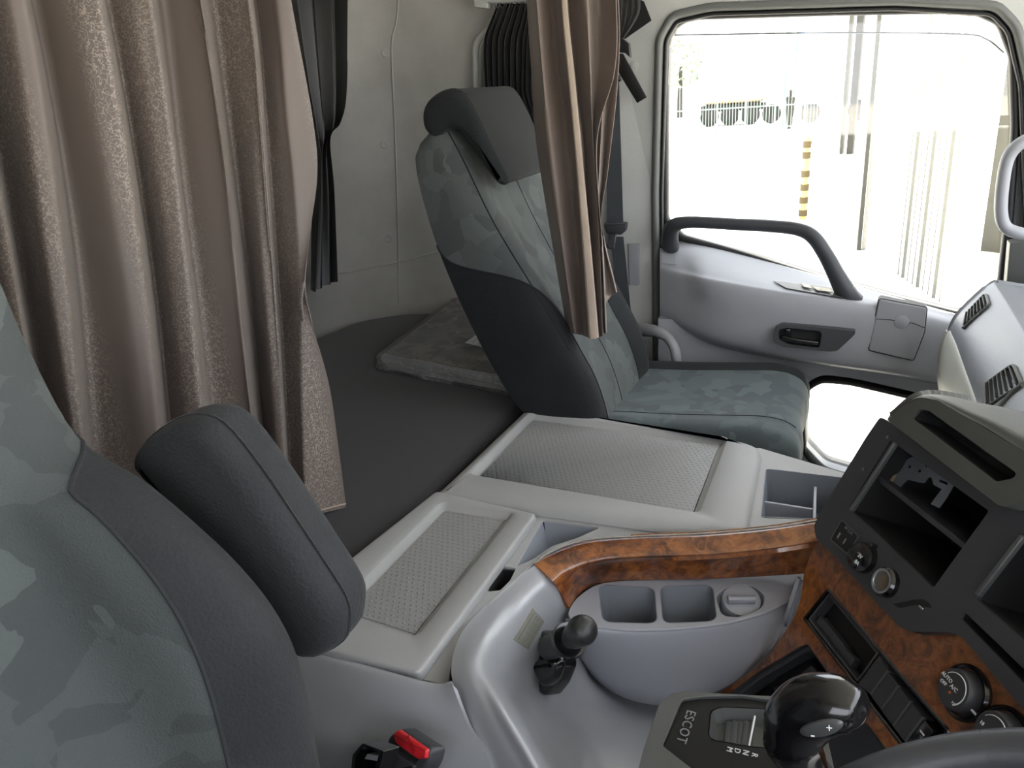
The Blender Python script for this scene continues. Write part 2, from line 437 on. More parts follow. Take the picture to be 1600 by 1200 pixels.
def curtain(left, right, nf, amp, nrm, nu=None, nv=40, thick=.0015, sharp=.6, phase=0, amps=None, jit=.15, seed=1, skew=1.0):
    rnd = random.Random(seed); nu = nu or nf * 14
    ks = [0.0]
    for i in range(nf): ks.append(ks[-1] + 1 + rnd.uniform(-jit, jit) * 2)
    ks = [k / ks[-1] for k in ks]; am = [1 + rnd.uniform(-jit, jit) * 2 for _ in range(nf + 1)]
    nrm = Vector(nrm).normalized(); v = []
    L, Rr = spl(left, nv), spl(right, nv)
    for r in range(nv + 1):
        fv = r / nv; A = amp * (amps(fv) if amps else 1)
        for c in range(nu + 1):
            s = c / nu
            k = max(i for i in range(nf) if ks[i] <= s + 1e-9); fr = (s - ks[k]) / (ks[k + 1] - ks[k])
            w = math.asin(.975 * sin(2 * pi * (fr ** skew + phase))) / 1.35 * (am[k] * (1 - fr) + am[k + 1] * fr) * (1 + .10 * sin(2.6 * fv + 1.7 * k))
            lat = 0
            p = L[r].lerp(Rr[r], min(1, max(0, s + lat if 0 < s < 1 else s))) + nrm * A * w
            v.append(p)
    return sheet(v, nu, nv, thick)
def creased(rows, depth_axis, depths, nv=50, sub=7, smooth=2, thick=.0015, rip=.002, top=None):
    """rows: list of (y, [x per crease]); depths: coordinate of each crease on depth_axis"""
    n = len(depths); G_ = []
    for y, xs in rows:
        if not isinstance(y, (list, tuple)): y = [y] * n
        G_.append([P(x, yy, **{depth_axis: d}) for x, yy, d in zip(xs, y, depths)])
    cols = [spl([r[c] for r in G_], nv) for c in range(n)]; v = []; nu = (n - 1) * sub
    for r in range(nv + 1):
        L = [cols[i // sub][r].lerp(cols[min(n - 1, i // sub + 1)][r], (i % sub) / sub) if i < nu else cols[n - 1][r] for i in range(nu + 1)]
        for _ in range(smooth): L = [L[0]] + [L[i - 1] * .25 + L[i] * .5 + L[i + 1] * .25 for i in range(1, nu)] + [L[-1]]
        v += [p + Vector((rip * sin(9 * p.z + i * .21), rip * cos(7 * p.z + i * .33), 0)) * (0 < i < nu) for i, p in enumerate(L)]
    return sheet(v, nu, nv, thick)
LEFT = Fr((0, 2.15, 0), (1, 0, 0), (0, 0, 1))       # inner face of the cab's passenger side, facing -Y
def TOP(z): return Fr((0, 0, z), (1, 0, 0), (0, 1, 0))
hh = Vector((.5, -.866, 0)); pn = Vector((.866, .5, 0)); th = radians(27)
PAN = Fr((.084, 1.03, -.48), hh, Vector((0, 0, cos(th))) + pn * sin(th))   # centre stack, facing the driver
#@@STRUCT
# ------------------------------------------------------------------ cab shell
FZ = -1.22
obj('floor', box((-1.6, -.42, FZ - .05), (1.15, 2.3, FZ)), m_black, kind='structure')
obj('ceiling', box((-1.6, -.42, .60), (.95, 2.32, .64)), m_felt, kind='structure')
# rear wall with a rounded corner into the side wall
path = [V(-1.56, -.40, 0), V(-1.56, .6, 0), V(-1.56, 1.5, 0), V(-1.555, 1.95, 0), V(-1.52, 2.12, 0), V(-1.43, 2.23, 0), V(-1.30, 2.28, 0), V(-1.0, 2.29, 0), V(-.80, 2.29, 0), V(-.73, 2.22, 0), V(-.70, 2.165, 0)]
rows = []
for z, k in ((FZ, 0), (-.9, 0), (-.5, 0), (-.2, 0), (.1, 0), (.4, .01), (.6, .03)):
    rows.append([V(p.x + k, p.y - k, z) for p in path])
wb = obj('wall_back', patch(rows, 60, 24, .02), m_felt, kind='structure')
def wallpt(px, py, lift=.001): return hit(px, py, wb, lift=lift)
for px, py in ((602, 83), (600, 226), (607, 373), (622, -14), (548, 372)):
    p = wallpt(px, py, 0); d = -p.normalized(); n = V(.45, -.9, 0).normalized()
    if px < 560: continue
    obj('fastener', lathe(p - n * .003, n, [(.0125, 0), (.0125, .004), (.010, .0055), (.006, .0045), (.001, .0045)], 20), m_felt, wb)
def seam(pts, mat=m_seal, r=.0018, parent=wb, name='seam', on=None):
    o = on or [parent]
    q = spl([Vector((x, y, 0)) for x, y in pts], len(pts) * 5)
    obj(name, tube([hit(a.x, a.y, *o, lift=.0002) for a in q], r, 6, smooth=False), mat, parent)
seam([(625, -40), (620, 30), (612, 75), (617, 200), (621, 330), (623, 474)], m_felt, .003)
seam([(505, 432), (560, 422), (621, 410), (690, 392)], m_felt, .003)
# side panel with the door opening
door_hole = rp(LEFT.pxs([(1026, 900), (1022, 300), (1028, 60), (1050, 22), (1110, 8), (1400, -2), (1560, 6), (1592, 40), (1612, 130), (1622, 400), (1640, 900)]), .02, 3)
outer = [(-.70, FZ), (1.1, FZ), (1.1, -.45), (.62, .60), (-.70, .60)]
wl = obj('wall_left', plate(LEFT, outer, [door_hole], 0, -.05), m_pillar, kind='structure', bevel=.004)
dl = ccw(door_hole)
# rubber weatherstrip round the opening
def ring(F, loop, w, d0, d1, soft):
    L = ccw(loop); a = off2(L, w / 2); b = off2(L, -w / 2); s2 = soft
    lo = [[F.w(p, d1) for p in a], [F.w(p, d0 - s2) for p in a], [F.w(p, d0) for p in off2(L, w / 2 - s2)], [F.w(p, d0) for p in off2(L, -w / 2 + s2)], [F.w(p, d0 - s2) for p in b], [F.w(p, d1) for p in b]]
    return loft(lo + [lo[0]], False, False)
obj('weatherstrip', ring(LEFT, off2(dl, -.004), .020, .014, -.03, .007), m_seal, wl, sharp=60)
obj('weatherstrip', ring(LEFT, off2(dl, -.021), .008, .004, -.03, .003), m_rubber, wl, sharp=60, label='thin black inner lip of the door seal')
p = P(992, 103, y=2.148)
obj('fastener', lathe(p, (0, -1, 0), [(.011, 0), (.011, .003), (.008, .004), (.001, .004)], 20), m_pillar, wl)
p = P(1004, 543, y=2.148)
obj('fastener', lathe(p, (0, -1, 0), [(.011, 0), (.011, .003), (.008, .004), (.001, .004)], 20), m_pillar, wl)
obj('pillar_panel', prism(LEFT, rp(LEFT.pxs([(982, 380), (1000, 380), (1000, 445), (984, 445)]), .004), .006, 0, .002), m_door, wl)
obj('pillar_panel', prism(LEFT, rp(LEFT.pxs([(990, 530), (1016, 530), (1019, 660), (992, 660)]), .004), .006, 0, .002), m_pillar, wl)
# front, right and windscreen framing that lie outside the picture
obj('wall_front', box((1.02, -.42, FZ), (1.08, 2.15, -.42)), m_black, kind='structure')
obj('wall_right', join(box((-1.6, -.46, FZ), (-.30, -.42, .6)), box((-.50, -.46, .22), (1.0, -.42, .6)), box((-.50, -.46, FZ), (1.05, -.42, -.34)), box((.60, -.46, -.42), (.66, -.42, .30))), m_felt, kind='structure')  # unseen driver side, closed to a small window opening to cut the light
obj('trim_1', tube([V(1.06, -.42, -.42), V(.95, -.42, .1), V(.80, -.42, .6)], .04), m_seal, kind='structure')
obj('window_2', join((([V(1.07, -.38, -.42), V(1.07, 2.1, -.42), V(.86, 2.1, .6), V(.86, -.38, .6)]), [[0, 1, 2, 3]])), m_glass, kind='structure')
# ------------------------------------------------------------------ passenger door
win = LEFT.pxs([(1040, 345), (1039, 80), (1047, 46), (1075, 28), (1300, 21), (1520, 17), (1562, 36), (1582, 90), (1585, 200), (1575, 340), (1560, 468), (1500, 490), (1400, 465), (1280, 432), (1180, 402), (1065, 371)])
win = rp(win, .012, 3)
dr = thing('door_1', 'light grey cab door on passenger side with large window', 'door', (-.1, 2.15, FZ), kind='structure')
dsh = off2(dl, -.026)
lowwin = rp(LEFT.pxs([(1259, 690), (1256, 620), (1262, 592), (1285, 578), (1330, 582), (1470, 614), (1590, 645), (1590, 790), (1450, 765), (1335, 735), (1290, 722)], .0), .018, 4)
frame = plate(LEFT, dsh, [ccw(win), ccw(lowwin)], -.02, -.05)
obj('door_frame', frame, m_black, dr, bevel=.002, label='black inner frame of the door')
obj('window_seal', ring(LEFT, off2(ccw(win), .005), .018, -.008, -.03, .005), m_rubber, dr, sharp=60)
obj('window_pane', plate(LEFT, off2(ccw(win), .012), [], -.030, -.034), m_glass, dr)
obj('window_seal', ring(LEFT, off2(ccw(lowwin), -.001), .012, .088, -.03, .005), m_rubber, dr, sharp=60)
obj('window_pane', plate(LEFT, off2(ccw(lowwin), .006), [], -.018, -.022), m_glass, dr, label='small clear pane low in the door')
q = LEFT.pxs([(1042, 54), (1300, 50), (1500, 52), (1545, 60), (1574, 82)])
obj('visor_edge', tube([LEFT.w(a, -.045) for a in q], .002, 6), m_seal, dr)
# door card: rows of (x, y, depth Y)
rows = [
 [(1031, 384, 2.172), (1066, 376, 2.172), (1110, 382, 2.172), (1200, 405, 2.172), (1300, 434, 2.172), (1400, 462, 2.172), (1500, 489, 2.172), (1620, 512, 2.172)],
 [(1031, 392, 2.13), (1066, 394, 2.125), (1110, 402, 2.11), (1200, 425, 2.10), (1300, 446, 2.10), (1400, 471, 2.11), (1500, 498, 2.12), (1620, 520, 2.12)],
 [(1031, 412, 2.10), (1070, 420, 2.075), (1110, 430, 2.03), (1200, 447, 2.01), (1300, 462, 2.01), (1400, 478, 2.03), (1500, 505, 2.06), (1620, 528, 2.07)],
 [(1031, 425, 2.09), (1070, 434, 2.05), (1110, 443, 2.005), (1200, 460, 1.985), (1300, 474, 1.985), (1400, 492, 2.00), (1500, 520, 2.04), (1620, 545, 2.05)],
 [(1031, 455, 2.085), (1070, 465, 2.045), (1120, 485, 2.00), (1200, 500, 1.98), (1300, 520, 1.98), (1400, 535, 1.995), (1500, 560, 2.03), (1620, 580, 2.05)],
 [(1031, 482, 2.085), (1070, 505, 2.045), (1120, 528, 2.005), (1200, 548, 1.99), (1300, 566, 1.99), (1400, 580, 2.0), (1500, 600, 2.04), (1620, 618, 2.05)],
 [(1031, 493, 2.095), (1070, 517, 2.07), (1120, 541, 2.045), (1200, 558, 2.04), (1300, 573, 2.04), (1400, 588, 2.045), (1500, 607, 2.06), (1620, 625, 2.06)],
]
card = obj('door_card', patch([[P(a, b, y=c) for a, b, c in r] for r in rows], 70, 40, .01), m_door, dr, sharp=60)
top = [(a, b) for a, b, c in rows[-1]]
LP = Fr((0, 2.098, 0), (1, 0, 0), (0, 0, 1))
lowpoly = LP.pxs(top[:1]) + LP.pxs([(a, b - 22) for a, b in top[1:]]) + [(LP.px(1620, 640)[0], FZ + .12), (LP.px(1031, 600)[0], FZ + .12)]
lw2 = rp(LP.pxs([(1259, 690), (1256, 620), (1262, 592), (1285, 580), (1330, 585), (1470, 616), (1590, 647), (1590, 790), (1450, 765), (1335, 735), (1290, 722)]), .018, 4)
obj('door_card', plate(LP, lowpoly, [lw2], .03, -.01), m_door, dr, bevel=.003, label='lower grey panel round the small window')
# square cap, switch plate, storage flap, inner handle
def surf_patch(pts, on, nu=6, nv=6, lift=.002):
    a, b, c, d = [Vector((x, y, 0)) for x, y in pts]; v = []
    for r in range(nv + 1):
        for k in range(nu + 1):
            q = a.lerp(b, k / nu).lerp(d.lerp(c, k / nu), r / nv); v.append(hit(q.x, q.y, *on, lift=lift))
    return sheet(v, nu, nv, .0015)
obj('cover_cap', surf_patch([(1034, 395), (1056, 398), (1056, 414), (1034, 412)], [card], lift=.002), m_door, dr)
F1 = Fr(P(1250, 528, y=1.955), (1, 0, .0), (0, .05, 1))
hb = rp(F1.pxs([(1210, 512), (1222, 506), (1290, 512), (1338, 517), (1334, 524), (1308, 548), (1296, 549), (1222, 541), (1209, 534)]), .006, 3)
hi_ = rp(F1.pxs([(1217, 515), (1232, 512), (1282, 517), (1284, 524), (1280, 543), (1232, 538), (1217, 530)]), .006, 3)
hn = obj('inner_handle', plate(F1, hb, [hi_], .004, -.02), m_black, dr, bevel=.002)
obj('handle_recess', well(F1, hi_, -.001, -.014, .002), m_void, hn)
obj('handle_lever', prism(F1, rp(F1.pxs([(1221, 524), (1240, 529), (1281, 534), (1279, 542), (1235, 537), (1220, 532)]), .003, 3), .000, -.011, .003), m_blackg, hn)
obj('handle_lever', prism(F1, rp(F1.pxs([(1226, 514), (1236, 514), (1235, 526), (1228, 526)]), .002, 3), .000, -.011, .002), m_blackg, hn)
fl = [(1372, 466), (1447, 480), (1436, 516), (1425, 560), (1356, 544), (1366, 500)]
def surf_plate(pts, on, lift, n=10, name='flap', mat=m_door, par=dr, **k):
    a, b, c, d = pts; return obj(name, surf_patch(pts, on, n, n, lift), mat, par, **k)
F2 = Fr(P(1400, 515, y=1.992), (1, -.045, 0), (0, .05, 1))
flp = rp(F2.pxs([(1374, 466), (1448, 480), (1444, 518), (1427, 562), (1357, 546), (1367, 500)]), .006, 4)
obj('flap_gap', prism(F2, off2(ccw(flp), .002), .006, -.03, 0), m_rubber, dr)
fa = obj('storage_flap', prism(F2, flp, .0085, -.03, .003), m_door, dr)
obj('flap_seam', tube([F2.w(F2.px(x, y), .0088) for x, y in ((1369, 497), (1395, 499), (1402, 504), (1418, 506), (1424, 503), (1445, 511))], .001, 6), m_rubber, fa)
obj('flap_pull', lathe(F2.w(F2.px(1409, 502), .007), F2.n, [(.017, 0), (.016, .003), (.010, .005), (.001, .0055)], 20), m_door, fa)
# power window switch plate on the ledge
sp_ = obj('switch_plate', surf_patch([(1208, 441), (1300, 452), (1318, 468), (1228, 452)], [card], 8, 3, .004), m_bezel, dr)
for a in ([(1250, 448), (1262, 449), (1268, 455), (1256, 453)], [(1268, 452), (1292, 455), (1300, 461), (1276, 458)]):
    obj('window_switch', surf_patch(a, [card], 3, 3, .008), m_blackg, sp_)
obj('pull_handle', tube([P(x, y, y=yy) for x, y, yy in ((1047, 384, 2.13), (1047, 366, 2.09), (1054, 352, 2.06), (1080, 347, 2.05), (1140, 350, 2.045), (1200, 353, 2.04), (1245, 358, 2.035), (1270, 370, 2.03), (1290, 398, 2.025), (1306, 428, 2.02), (1322, 458, 2.02), (1330, 470, 2.03))],
    [.028, .024, .019, .016, .016, .016, .0165, .018, .019, .021, .026, .030], 14, flat=.8), m_black, dr, label='long black pull handle across the window')
# grab rail beside the door, A pillar and its handle
t = thing('grab_rail', 'light grey curved grab rail low beside the cab door', 'handle', P(1058, 640, y=2.1))
obj('rail', tube([P(x, y, y=yy) for x, y, yy in ((985, 516, 2.14), (1003, 515, 2.09), (1025, 518, 2.04), (1043, 527, 2.02), (1054, 545, 2.01), (1057, 570, 2.01), (1057, 640, 2.05), (1057, 655, 2.12))], [.020, .020, .016, .014, .014, .014, .014, .014], 14), m_door, t)
obj('bolt', lathe(P(990, 516, y=2.105), (0, -1, 0), [(.014, -.01), (.014, .004), (.009, .004), (.008, -.002), (.001, -.002)], 16), m_rubber, t)
obj('bolt', lathe(P(990, 516, y=2.102), (0, -1, 0), [(.006, -.01), (.006, .003), (.001, .003)], 6), m_chrome, t)
t = thing('pillar_handle', 'pale grey grab handle on the pillar right of the window', 'handle', P(1620, 290, y=1.9))
obj('handle_bar', tube([P(x, y, y=yy) for x, y, yy in ((1660, 205, 1.98), (1630, 212, 1.92), (1598, 222, 1.90), (1576, 245, 1.9), (1567, 285, 1.9), (1564, 330, 1.9), (1571, 354, 1.9), (1592, 364, 1.9), (1630, 370, 1.92), (1660, 374, 1.98))], .0125, 14, flat=1.25, up=(0, 1, 0)), m_door, t)
#@@BUNK
# ------------------------------------------------------------------ bunk
BZ = -.68
t = thing('sleeper_bunk', 'long black upholstered bunk mattress behind the two seats', 'bunk', (-1.1, 1.0, FZ))
T0 = TOP(BZ)
ol = rp([(-.69, -.30), (-.69, .70), (-.672, .9), (-.668, 1.60), (-.72, 2.05), (-.86, 2.24), (-1.22, 2.25), (-1.39, 2.21), (-1.50, 2.10), (-1.53, 1.9), (-1.53, -.30)], .05, 4)
mt = obj('mattress', prism(T0, ol, 0, -.12, .022, 4), m_bunk, t, sharp=60)
obj('bunk_base', prism(T0, off2(ccw(ol), -.02), -.12, FZ - BZ, 0), m_black, t)
obj('piping', tube([T0.w(p, -.018) for p in off2(ccw(ol), .0)] , .0025, 6, smooth=False), m_bcloth, mt)
# folded seat cover in a clear bag
t = thing('packed_seat_cover', 'folded grey patterned seat cover in clear plastic on bunk', 'folded fabric', P(700, 560, z=BZ))
PK = TOP(BZ)
q = PK.pxs([(590, 577), (806, 620), (880, 560), (742, 482), (706, 486)])
base = ccw(rp(q, .02, 6)); rnd = random.Random(3); NL = 9; H = .042
for k in range(NL):
    z0 = .001 + H * k / NL; z1 = z0 + H / NL * .96; lo = []
    o_ = -.004 - rnd.random() * .007 - (.010 if k == NL - 1 else 0) - .006 * abs(k - 4) / 4
    L = off2(base, o_)
    def wz(p, z): return PK.w(p, z + .0028 * sin(38 * p[0] + 31 * p[1] + k * .7) * (k / NL) + .0015 * sin(140 * p[0] + k * 2))
    Ls = [tuple(Vector(a) * (1 - f) + Vector(L[(i + 1) % len(L)]) * f) for i, a in enumerate(L) for f in (0, .2, .4, .6, .8)]
    loops = [[wz(p, z0) for p in off2(Ls, -.003)], [wz(p, (z0 + z1) / 2) for p in Ls], [wz(p, z1) for p in off2(Ls, -.003)]]
    c = Vector((sum(p[0] for p in L) / len(L), sum(p[1] for p in L) / len(L)))
    for s in (.75, .5, .25): loops.append([wz(tuple(c + (Vector(p) - c) * s), z1) for p in Ls])
    fold = obj('folded_layer', loft(loops, True, True), m_foldp if k == NL - 1 else m_fold if k % 3 else m_tub, t, sharp=60)
bag = []
for z, o_ in ((.0005, .004), (.004, .010), (H * .5, .006), (H, -.002), (H + .004, -.016)):
    L = off2(base, o_); Ls = [tuple(Vector(a) * (1 - f) + Vector(L[(i + 1) % len(L)]) * f) for i, a in enumerate(L) for f in (0, .2, .4, .6, .8)]
    bag.append([PK.w(p, z + .004 * sin(45 * p[0] + 27 * p[1]) * (z > .01)) + V(.004 * sin(210 * p[0]) + .002 * sin(430 * p[1]), .004 * sin(260 * p[1] + p[0] * 190), 0) * (z > .003) for p in Ls])
c = PK.w((sum(p[0] for p in base) / len(base), sum(p[1] for p in base) / len(base)), H + .006)
for s in (.8, .55, .3): bag.append([c + (p - c) * s + V(0, 0, .002 * sin(90 * p.x * s + 50 * p.y)) for p in bag[4]])
obj('plastic_bag', loft(bag, True, True), m_bag, t, sharp=80)
tip = P(584, 574, z=BZ + .004)
obj('bag_corner', loft([[P(600, 566, z=BZ + .03), P(604, 582, z=BZ + .002), P(606, 574, z=BZ + .02)], [tip, tip + V(.002, 0, 0), tip + V(0, 0, .002)]], True, True), m_bag, t)
F = TOP(BZ + H + .010)
ps = F.pxs([(726, 536), (752, 518), (775, 530), (764, 545)])
lab = obj('paper_label', plate(F, ps, [], .0006, 0), m_paper, t)
for k in range(3):
    a = Vector(ps[0]).lerp(Vector(ps[3]), .25 + .25 * k); b = Vector(ps[1]).lerp(Vector(ps[2]), .25 + .25 * k)
    a, b = a.lerp(b, .15), a.lerp(b, .85)
    obj('text_line', tube([F.w(a, .001), F.w(b, .001)], .0008, 4, smooth=False), m_grey_print, lab)
#@@SEATS
# ------------------------------------------------------------------ seats
def seat_surface(st, y0, y1, cut, ybulge=.012):
    """st: stations (x, z, bolster, thick, inset); returns S(u 0..1, v 0..13)"""
    C = [Vector((a[0], a[1], 0)) for a in st]; E = [Vector((a[2], a[3], a[4])) for a in st]; n = len(st)
    def S(u, v):
        tt = u * (n - 1); c = crv(C, tt); e = crv(E, tt)
        d = crv(C, min(n - 1, tt + .05)) - crv(C, max(0, tt - .05)); d.normalize()
        nx, nz = (-d.y, d.x) if True else (0, 0)
        nn = Vector((nx, nz)); 
        if cut[0] * nn.x + cut[1] * nn.y < 0: nn = -nn
        p, th_, ins = e
        ctl = [(0.005, -th_), (-.004, -th_ * .5), (0, p - .035), (.028, p - .006), (.085, p), (.16, p * .62), (.235, .004), (.5, -.004),
               (.765, .004), (.84, p * .62), (.915, p), (.972, p - .006), (1, p - .035), (1.004, -th_ * .5), (.995, -th_)]
        q = crv([Vector((a, b, 0)) for a, b in ctl], v)
        y = y0 + ins + (y1 - y0 - 2 * ins) * q.x
        return Vector((c.x + nn.x * q.y, y, c.y + nn.y * q.y))
    return S
def grid(S, us, vf0, vf1, nv):
    v = []
    for u in us:
        a, b = vf0(u), vf1(u)
        for k in range(nv + 1): v.append(S(u, a + (b - a) * k / nv))
    return sheet(v, nv, len(us) - 1)
def smoothstep(a, b, x):
    t_ = max(0, min(1, (x - a) / (b - a))); return t_ * t_ * (3 - 2 * t_)
def backrest(S, root, u1, u2, kb, mp, md, nseg=70, name='backrest', kf=None, late=0):
    b = lambda u: kb * smoothstep(u1, u2, u) + late * smoothstep(u2, .92, u)
    bf = lambda u: (kf or kb) * smoothstep(u1, u2, u) + late * smoothstep(u2, .92, u)
    us = [i / nseg for i in range(nseg + 1)]; ud = [u1 + (1 - u1) * i / nseg for i in range(nseg + 1)]
    o = obj(name, grid(S, us, b, lambda u: 14 - bf(u), 44), mp, root, sharp=80)
    cap = lambda u: [S(u, 14 * k / 44) for k in range(45)]
    rr = []
    for u in us: rr += [S(u, 14), S(u, 14).lerp(S(u, 0), .5) , S(u, 0)]
    obj('back_panel', sheet(rr, 2, nseg), md, root, sharp=80)
    for u in (0, 1):
        L = cap(u); obj('back_panel', loft([L, [p.lerp(sum(L, Vector()) / len(L), .6) for p in L]], False, True), md if u else mp, root, sharp=80)
    obj('side_bolster', grid(S, ud, lambda u: 0, b, 12), md, root, sharp=80)
    obj('side_bolster', grid(S, ud, lambda u: 14 - bf(u), lambda u: 14, 14), md, root, sharp=80)
    for sgn in (0, 1):
        pts = [S(u, (b(u) if not sgn else 14 - bf(u))) for u in ud]
        obj('piping', tube([p for p in pts], .0022, 6, smooth=False), md, root)
    return o
def seamline(S, root, v, u0, u1, mat, r=.0015, n=40):
    obj('stitching', tube([S(u0 + (u1 - u0) * k / n, v) for k in range(n + 1)], r, 6, smooth=False), mat, root)
# passenger seat
py0, py1 = 1.44, 1.90
t = thing('passenger_chair', 'empty grey patterned passenger seat with dark headrest by window', 'seat', (-.35, 1.67, FZ))
st = [(-.775, -.030, .0, .045, .04), (-.765, -.040, .0, .070, .015), (-.748, -.066, .004, .092, .003), (-.722, -.120, .006, .112, 0), (-.675, -.235, .010, .135, 0), (-.630, -.326, .015, .15, 0), (-.580, -.42, .020, .16, 0), (-.530, -.52, .024, .16, 0), (-.490, -.60, .024, .15, 0), (-.465, -.68, .02, .13, 0), (-.455, -.74, .01, .11, .01)]
S1 = seat_surface(st, py0, py1, (1, .4))
backrest(S1, t, .40, .66, 4.4, m_spat, m_sdark, kf=5.7)
seamline(S1, t, 3.0, .14, .70, m_sdark); seamline(S1, t, 11.0, .14, .70, m_sdark); seamline(S1, t, 7.0, .3, .98, m_sdark)
HF = Fr((0, 1.435, 0), (1, 0, 0), (0, 0, 1))
hp = HF.pxs([(677, 214), (661, 203), (657, 180), (664, 160), (684, 144), (706, 139), (722, 148), (742, 182), (765, 232), (788, 278), (786, 289), (774, 286), (756, 262), (737, 232), (718, 208), (700, 202)])
hp = [tuple(crv([Vector((a, b, 0)) for a, b in hp], k / 3, True)[:2]) for k in range(len(hp) * 3)]
hr = obj('headrest', prism(HF, hp, 0, -.29, .016, 6), m_sdark, t, sharp=80)
obj('stitching', tube([HF.w(p, .0005 - .016) for p in off2(ccw(hp), .0)], .0012, 6, smooth=False), m_sdark2, hr)
# cushion
st = [(-.56, -.715, .012, .13, .0), (-.45, -.705, .014, .13, 0), (-.33, -.70, .014, .13, 0), (-.20, -.69, .012, .13, 0), (-.13, -.685, .010, .125, 0), (-.085, -.692, .006, .115, .002), (-.058, -.715, .004, .10, .006), (-.050, -.76, .002, .08, .008), (-.058, -.81, .0, .06, .01)]
S2 = seat_surface(st, 1.495, 1.94, (0.5, 1))
us = [i / 60 for i in range(61)]
obj('cushion', grid(S2, us, lambda u: 1.2, lambda u: 9.0, 44), m_spat3, t, sharp=80)
obj('side_bolster', grid(S2, us, lambda u: 9.0, lambda u: 14, 14), m_sdark, t, sharp=80)
obj('side_bolster', grid(S2, us, lambda u: 0, lambda u: 1.2, 6), m_sdark, t, sharp=80)
seamline(S2, t, 5.6, .02, .70, m_sdark); seamline(S2, t, 9.0, .02, 1, m_sdark)
obj('seat_base', join(box((-.52, 1.50, FZ), (-.12, 1.90, -.90)), box((-.54, 1.47, -.90), (-.08, 1.92, -.80))), m_black, t, bevel=.01)
# driver seat
dy0, dy1 = -.05, .425
t = thing('driver_chair', 'grey driver seat in the foreground, dark bolster and folded armrest', 'seat', (-.3, .19, FZ))
st = [(-.690, .05, .0, .05, .04), (-.684, .035, .0, .08, .015), (-.672, -.0, .004, .10, .003), (-.655, -.10, .012, .12, 0), (-.642, -.18, .014, .14, 0), (-.618, -.26, .02, .16, 0), (-.590, -.325, .075, .17, 0), (-.560, -.40, .118, .17, 0), (-.532, -.47, .130, .17, 0), (-.500, -.55, .105, .17, 0), (-.470, -.62, .07, .16, 0), (-.44, -.70, .03, .13, .01)]
S3 = seat_surface(st, dy0, dy1, (1, .4))
backrest(S3, t, .39, .51, 4.55, m_spat2, m_sdark2, late=.6)
st = [(-.54, -.70, .03, .13, .0), (-.40, -.70, .03, .13, 0), (-.28, -.69, .03, .13, 0), (-.12, -.68, .02, .13, 0), (-.06, -.685, .01, .12, 0), (-.03, -.71, .005, .10, .006), (-.022, -.75, .002, .08, .008), (-.03, -.80, .0, .06, .01)]
S4 = seat_surface(st, -.05, .40, (0.5, 1))
obj('cushion', grid(S4, us, lambda u: 3, lambda u: 11, 40), m_spat2, t, sharp=80)
obj('side_bolster', grid(S4, us, lambda u: 11, lambda u: 14, 10), m_sdark2, t, sharp=80)
obj('side_bolster', grid(S4, us, lambda u: 0, lambda u: 3, 10), m_sdark2, t, sharp=80)
obj('seat_base', join(box((-.50, 0, FZ), (-.10, .36, -.90)), box((-.52, -.03, -.90), (-.06, .38, -.80))), m_black, t, bevel=.01)
hf = Fr((0, .01, 0), (1, 0, 0), (0, 0, 1))
hq = [(-.80, .03), (-.81, .09), (-.77, .14), (-.71, .15), (-.665, .11), (-.63, .0), (-.65, -.03), (-.68, .0), (-.71, .06), (-.76, .05)]
hq = [tuple(crv([Vector((a, b, 0)) for a, b in hq], k / 3, True)[:2]) for k in range(len(hq) * 3)]
obj('headrest', prism(hf, hq, 0, -.34, .028, 5), m_sdark2, t, sharp=80)
AF = Fr((0, .455, 0), (1, 0, 0), (0, 0, 1))
ap = AF.pxs([(196, 712), (225, 684), (262, 664), (300, 664), (335, 688), (385, 752), (430, 818), (480, 893), (519, 955), (525, 990), (515, 1024), (465, 1042), (392, 985), (300, 875), (222, 770), (196, 738)])
ap = [tuple(crv([Vector((a, b, 0)) for a, b in ap], k / 3, True)[:2]) for k in range(len(ap) * 3)]
ar = obj('armrest', prism(AF, ap, 0, -.065, .022, 5), m_sdark2, t, sharp=80, label='dark rounded armrest folded up beside backrest')
obj('stitching', tube([AF.w(p, -.022) for p in off2(ccw(ap), .0)], .0015, 6, smooth=False), m_bcloth, ar)
#@@CURT
# ------------------------------------------------------------------ curtains
A_, B_ = -.80, -.876
dp = [A_, B_, A_ - .01, B_ - .01, A_ - .01, A_, B_, A_ - .015, A_ + .004, B_ + .01, A_ - .02, A_ + .004, B_ + .01, A_ - .01, A_, B_ + .005, A_ - .015, A_]
rws = [(-330, [-290, -250, -160, -118, -36, 0 - 20, 40 - 28, 52, 84, 96, 150, 186, 196, 262, 350, 358, 376, 398]),
       (0,    [-150, -140, -60, -48, 10, 38, 50, 122, 155, 166, 205, 240, 250, 309, 312, 332, 376, 389]),
       (400,  [-60, -52, 18, 26, 72, 104, 112, 186, 225, 234, 262, 291, 298, 360, 366, 382, 408, 424]),
       (700,  [10, 16, 70, 78, 112, 139, 146, 220, 257, 266, 296, 325, 332, 396, 402, 414, 430, 444]),
       (812,  [40, 46, 90, 98, 128, 152, 158, 234, 270, 278, 308, 338, 345, 410, 416, 424, 438, 452])]
rws[0] = (-330, [-290, -280, -170, -160, -80, -60, -50, 40, 70, 84, 130, 165, 175, 240, 243, 262, 316, 330])
brown = obj('brown_curtain', creased(rws, 'x', dp), m_brown, None, sharp=70)
tag(brown, 'long brown pleated curtain hanging behind the driver seat', 'curtain')
dp2 = [A_, B_ + .01, A_ - .03, A_ - .012, A_ + .002]
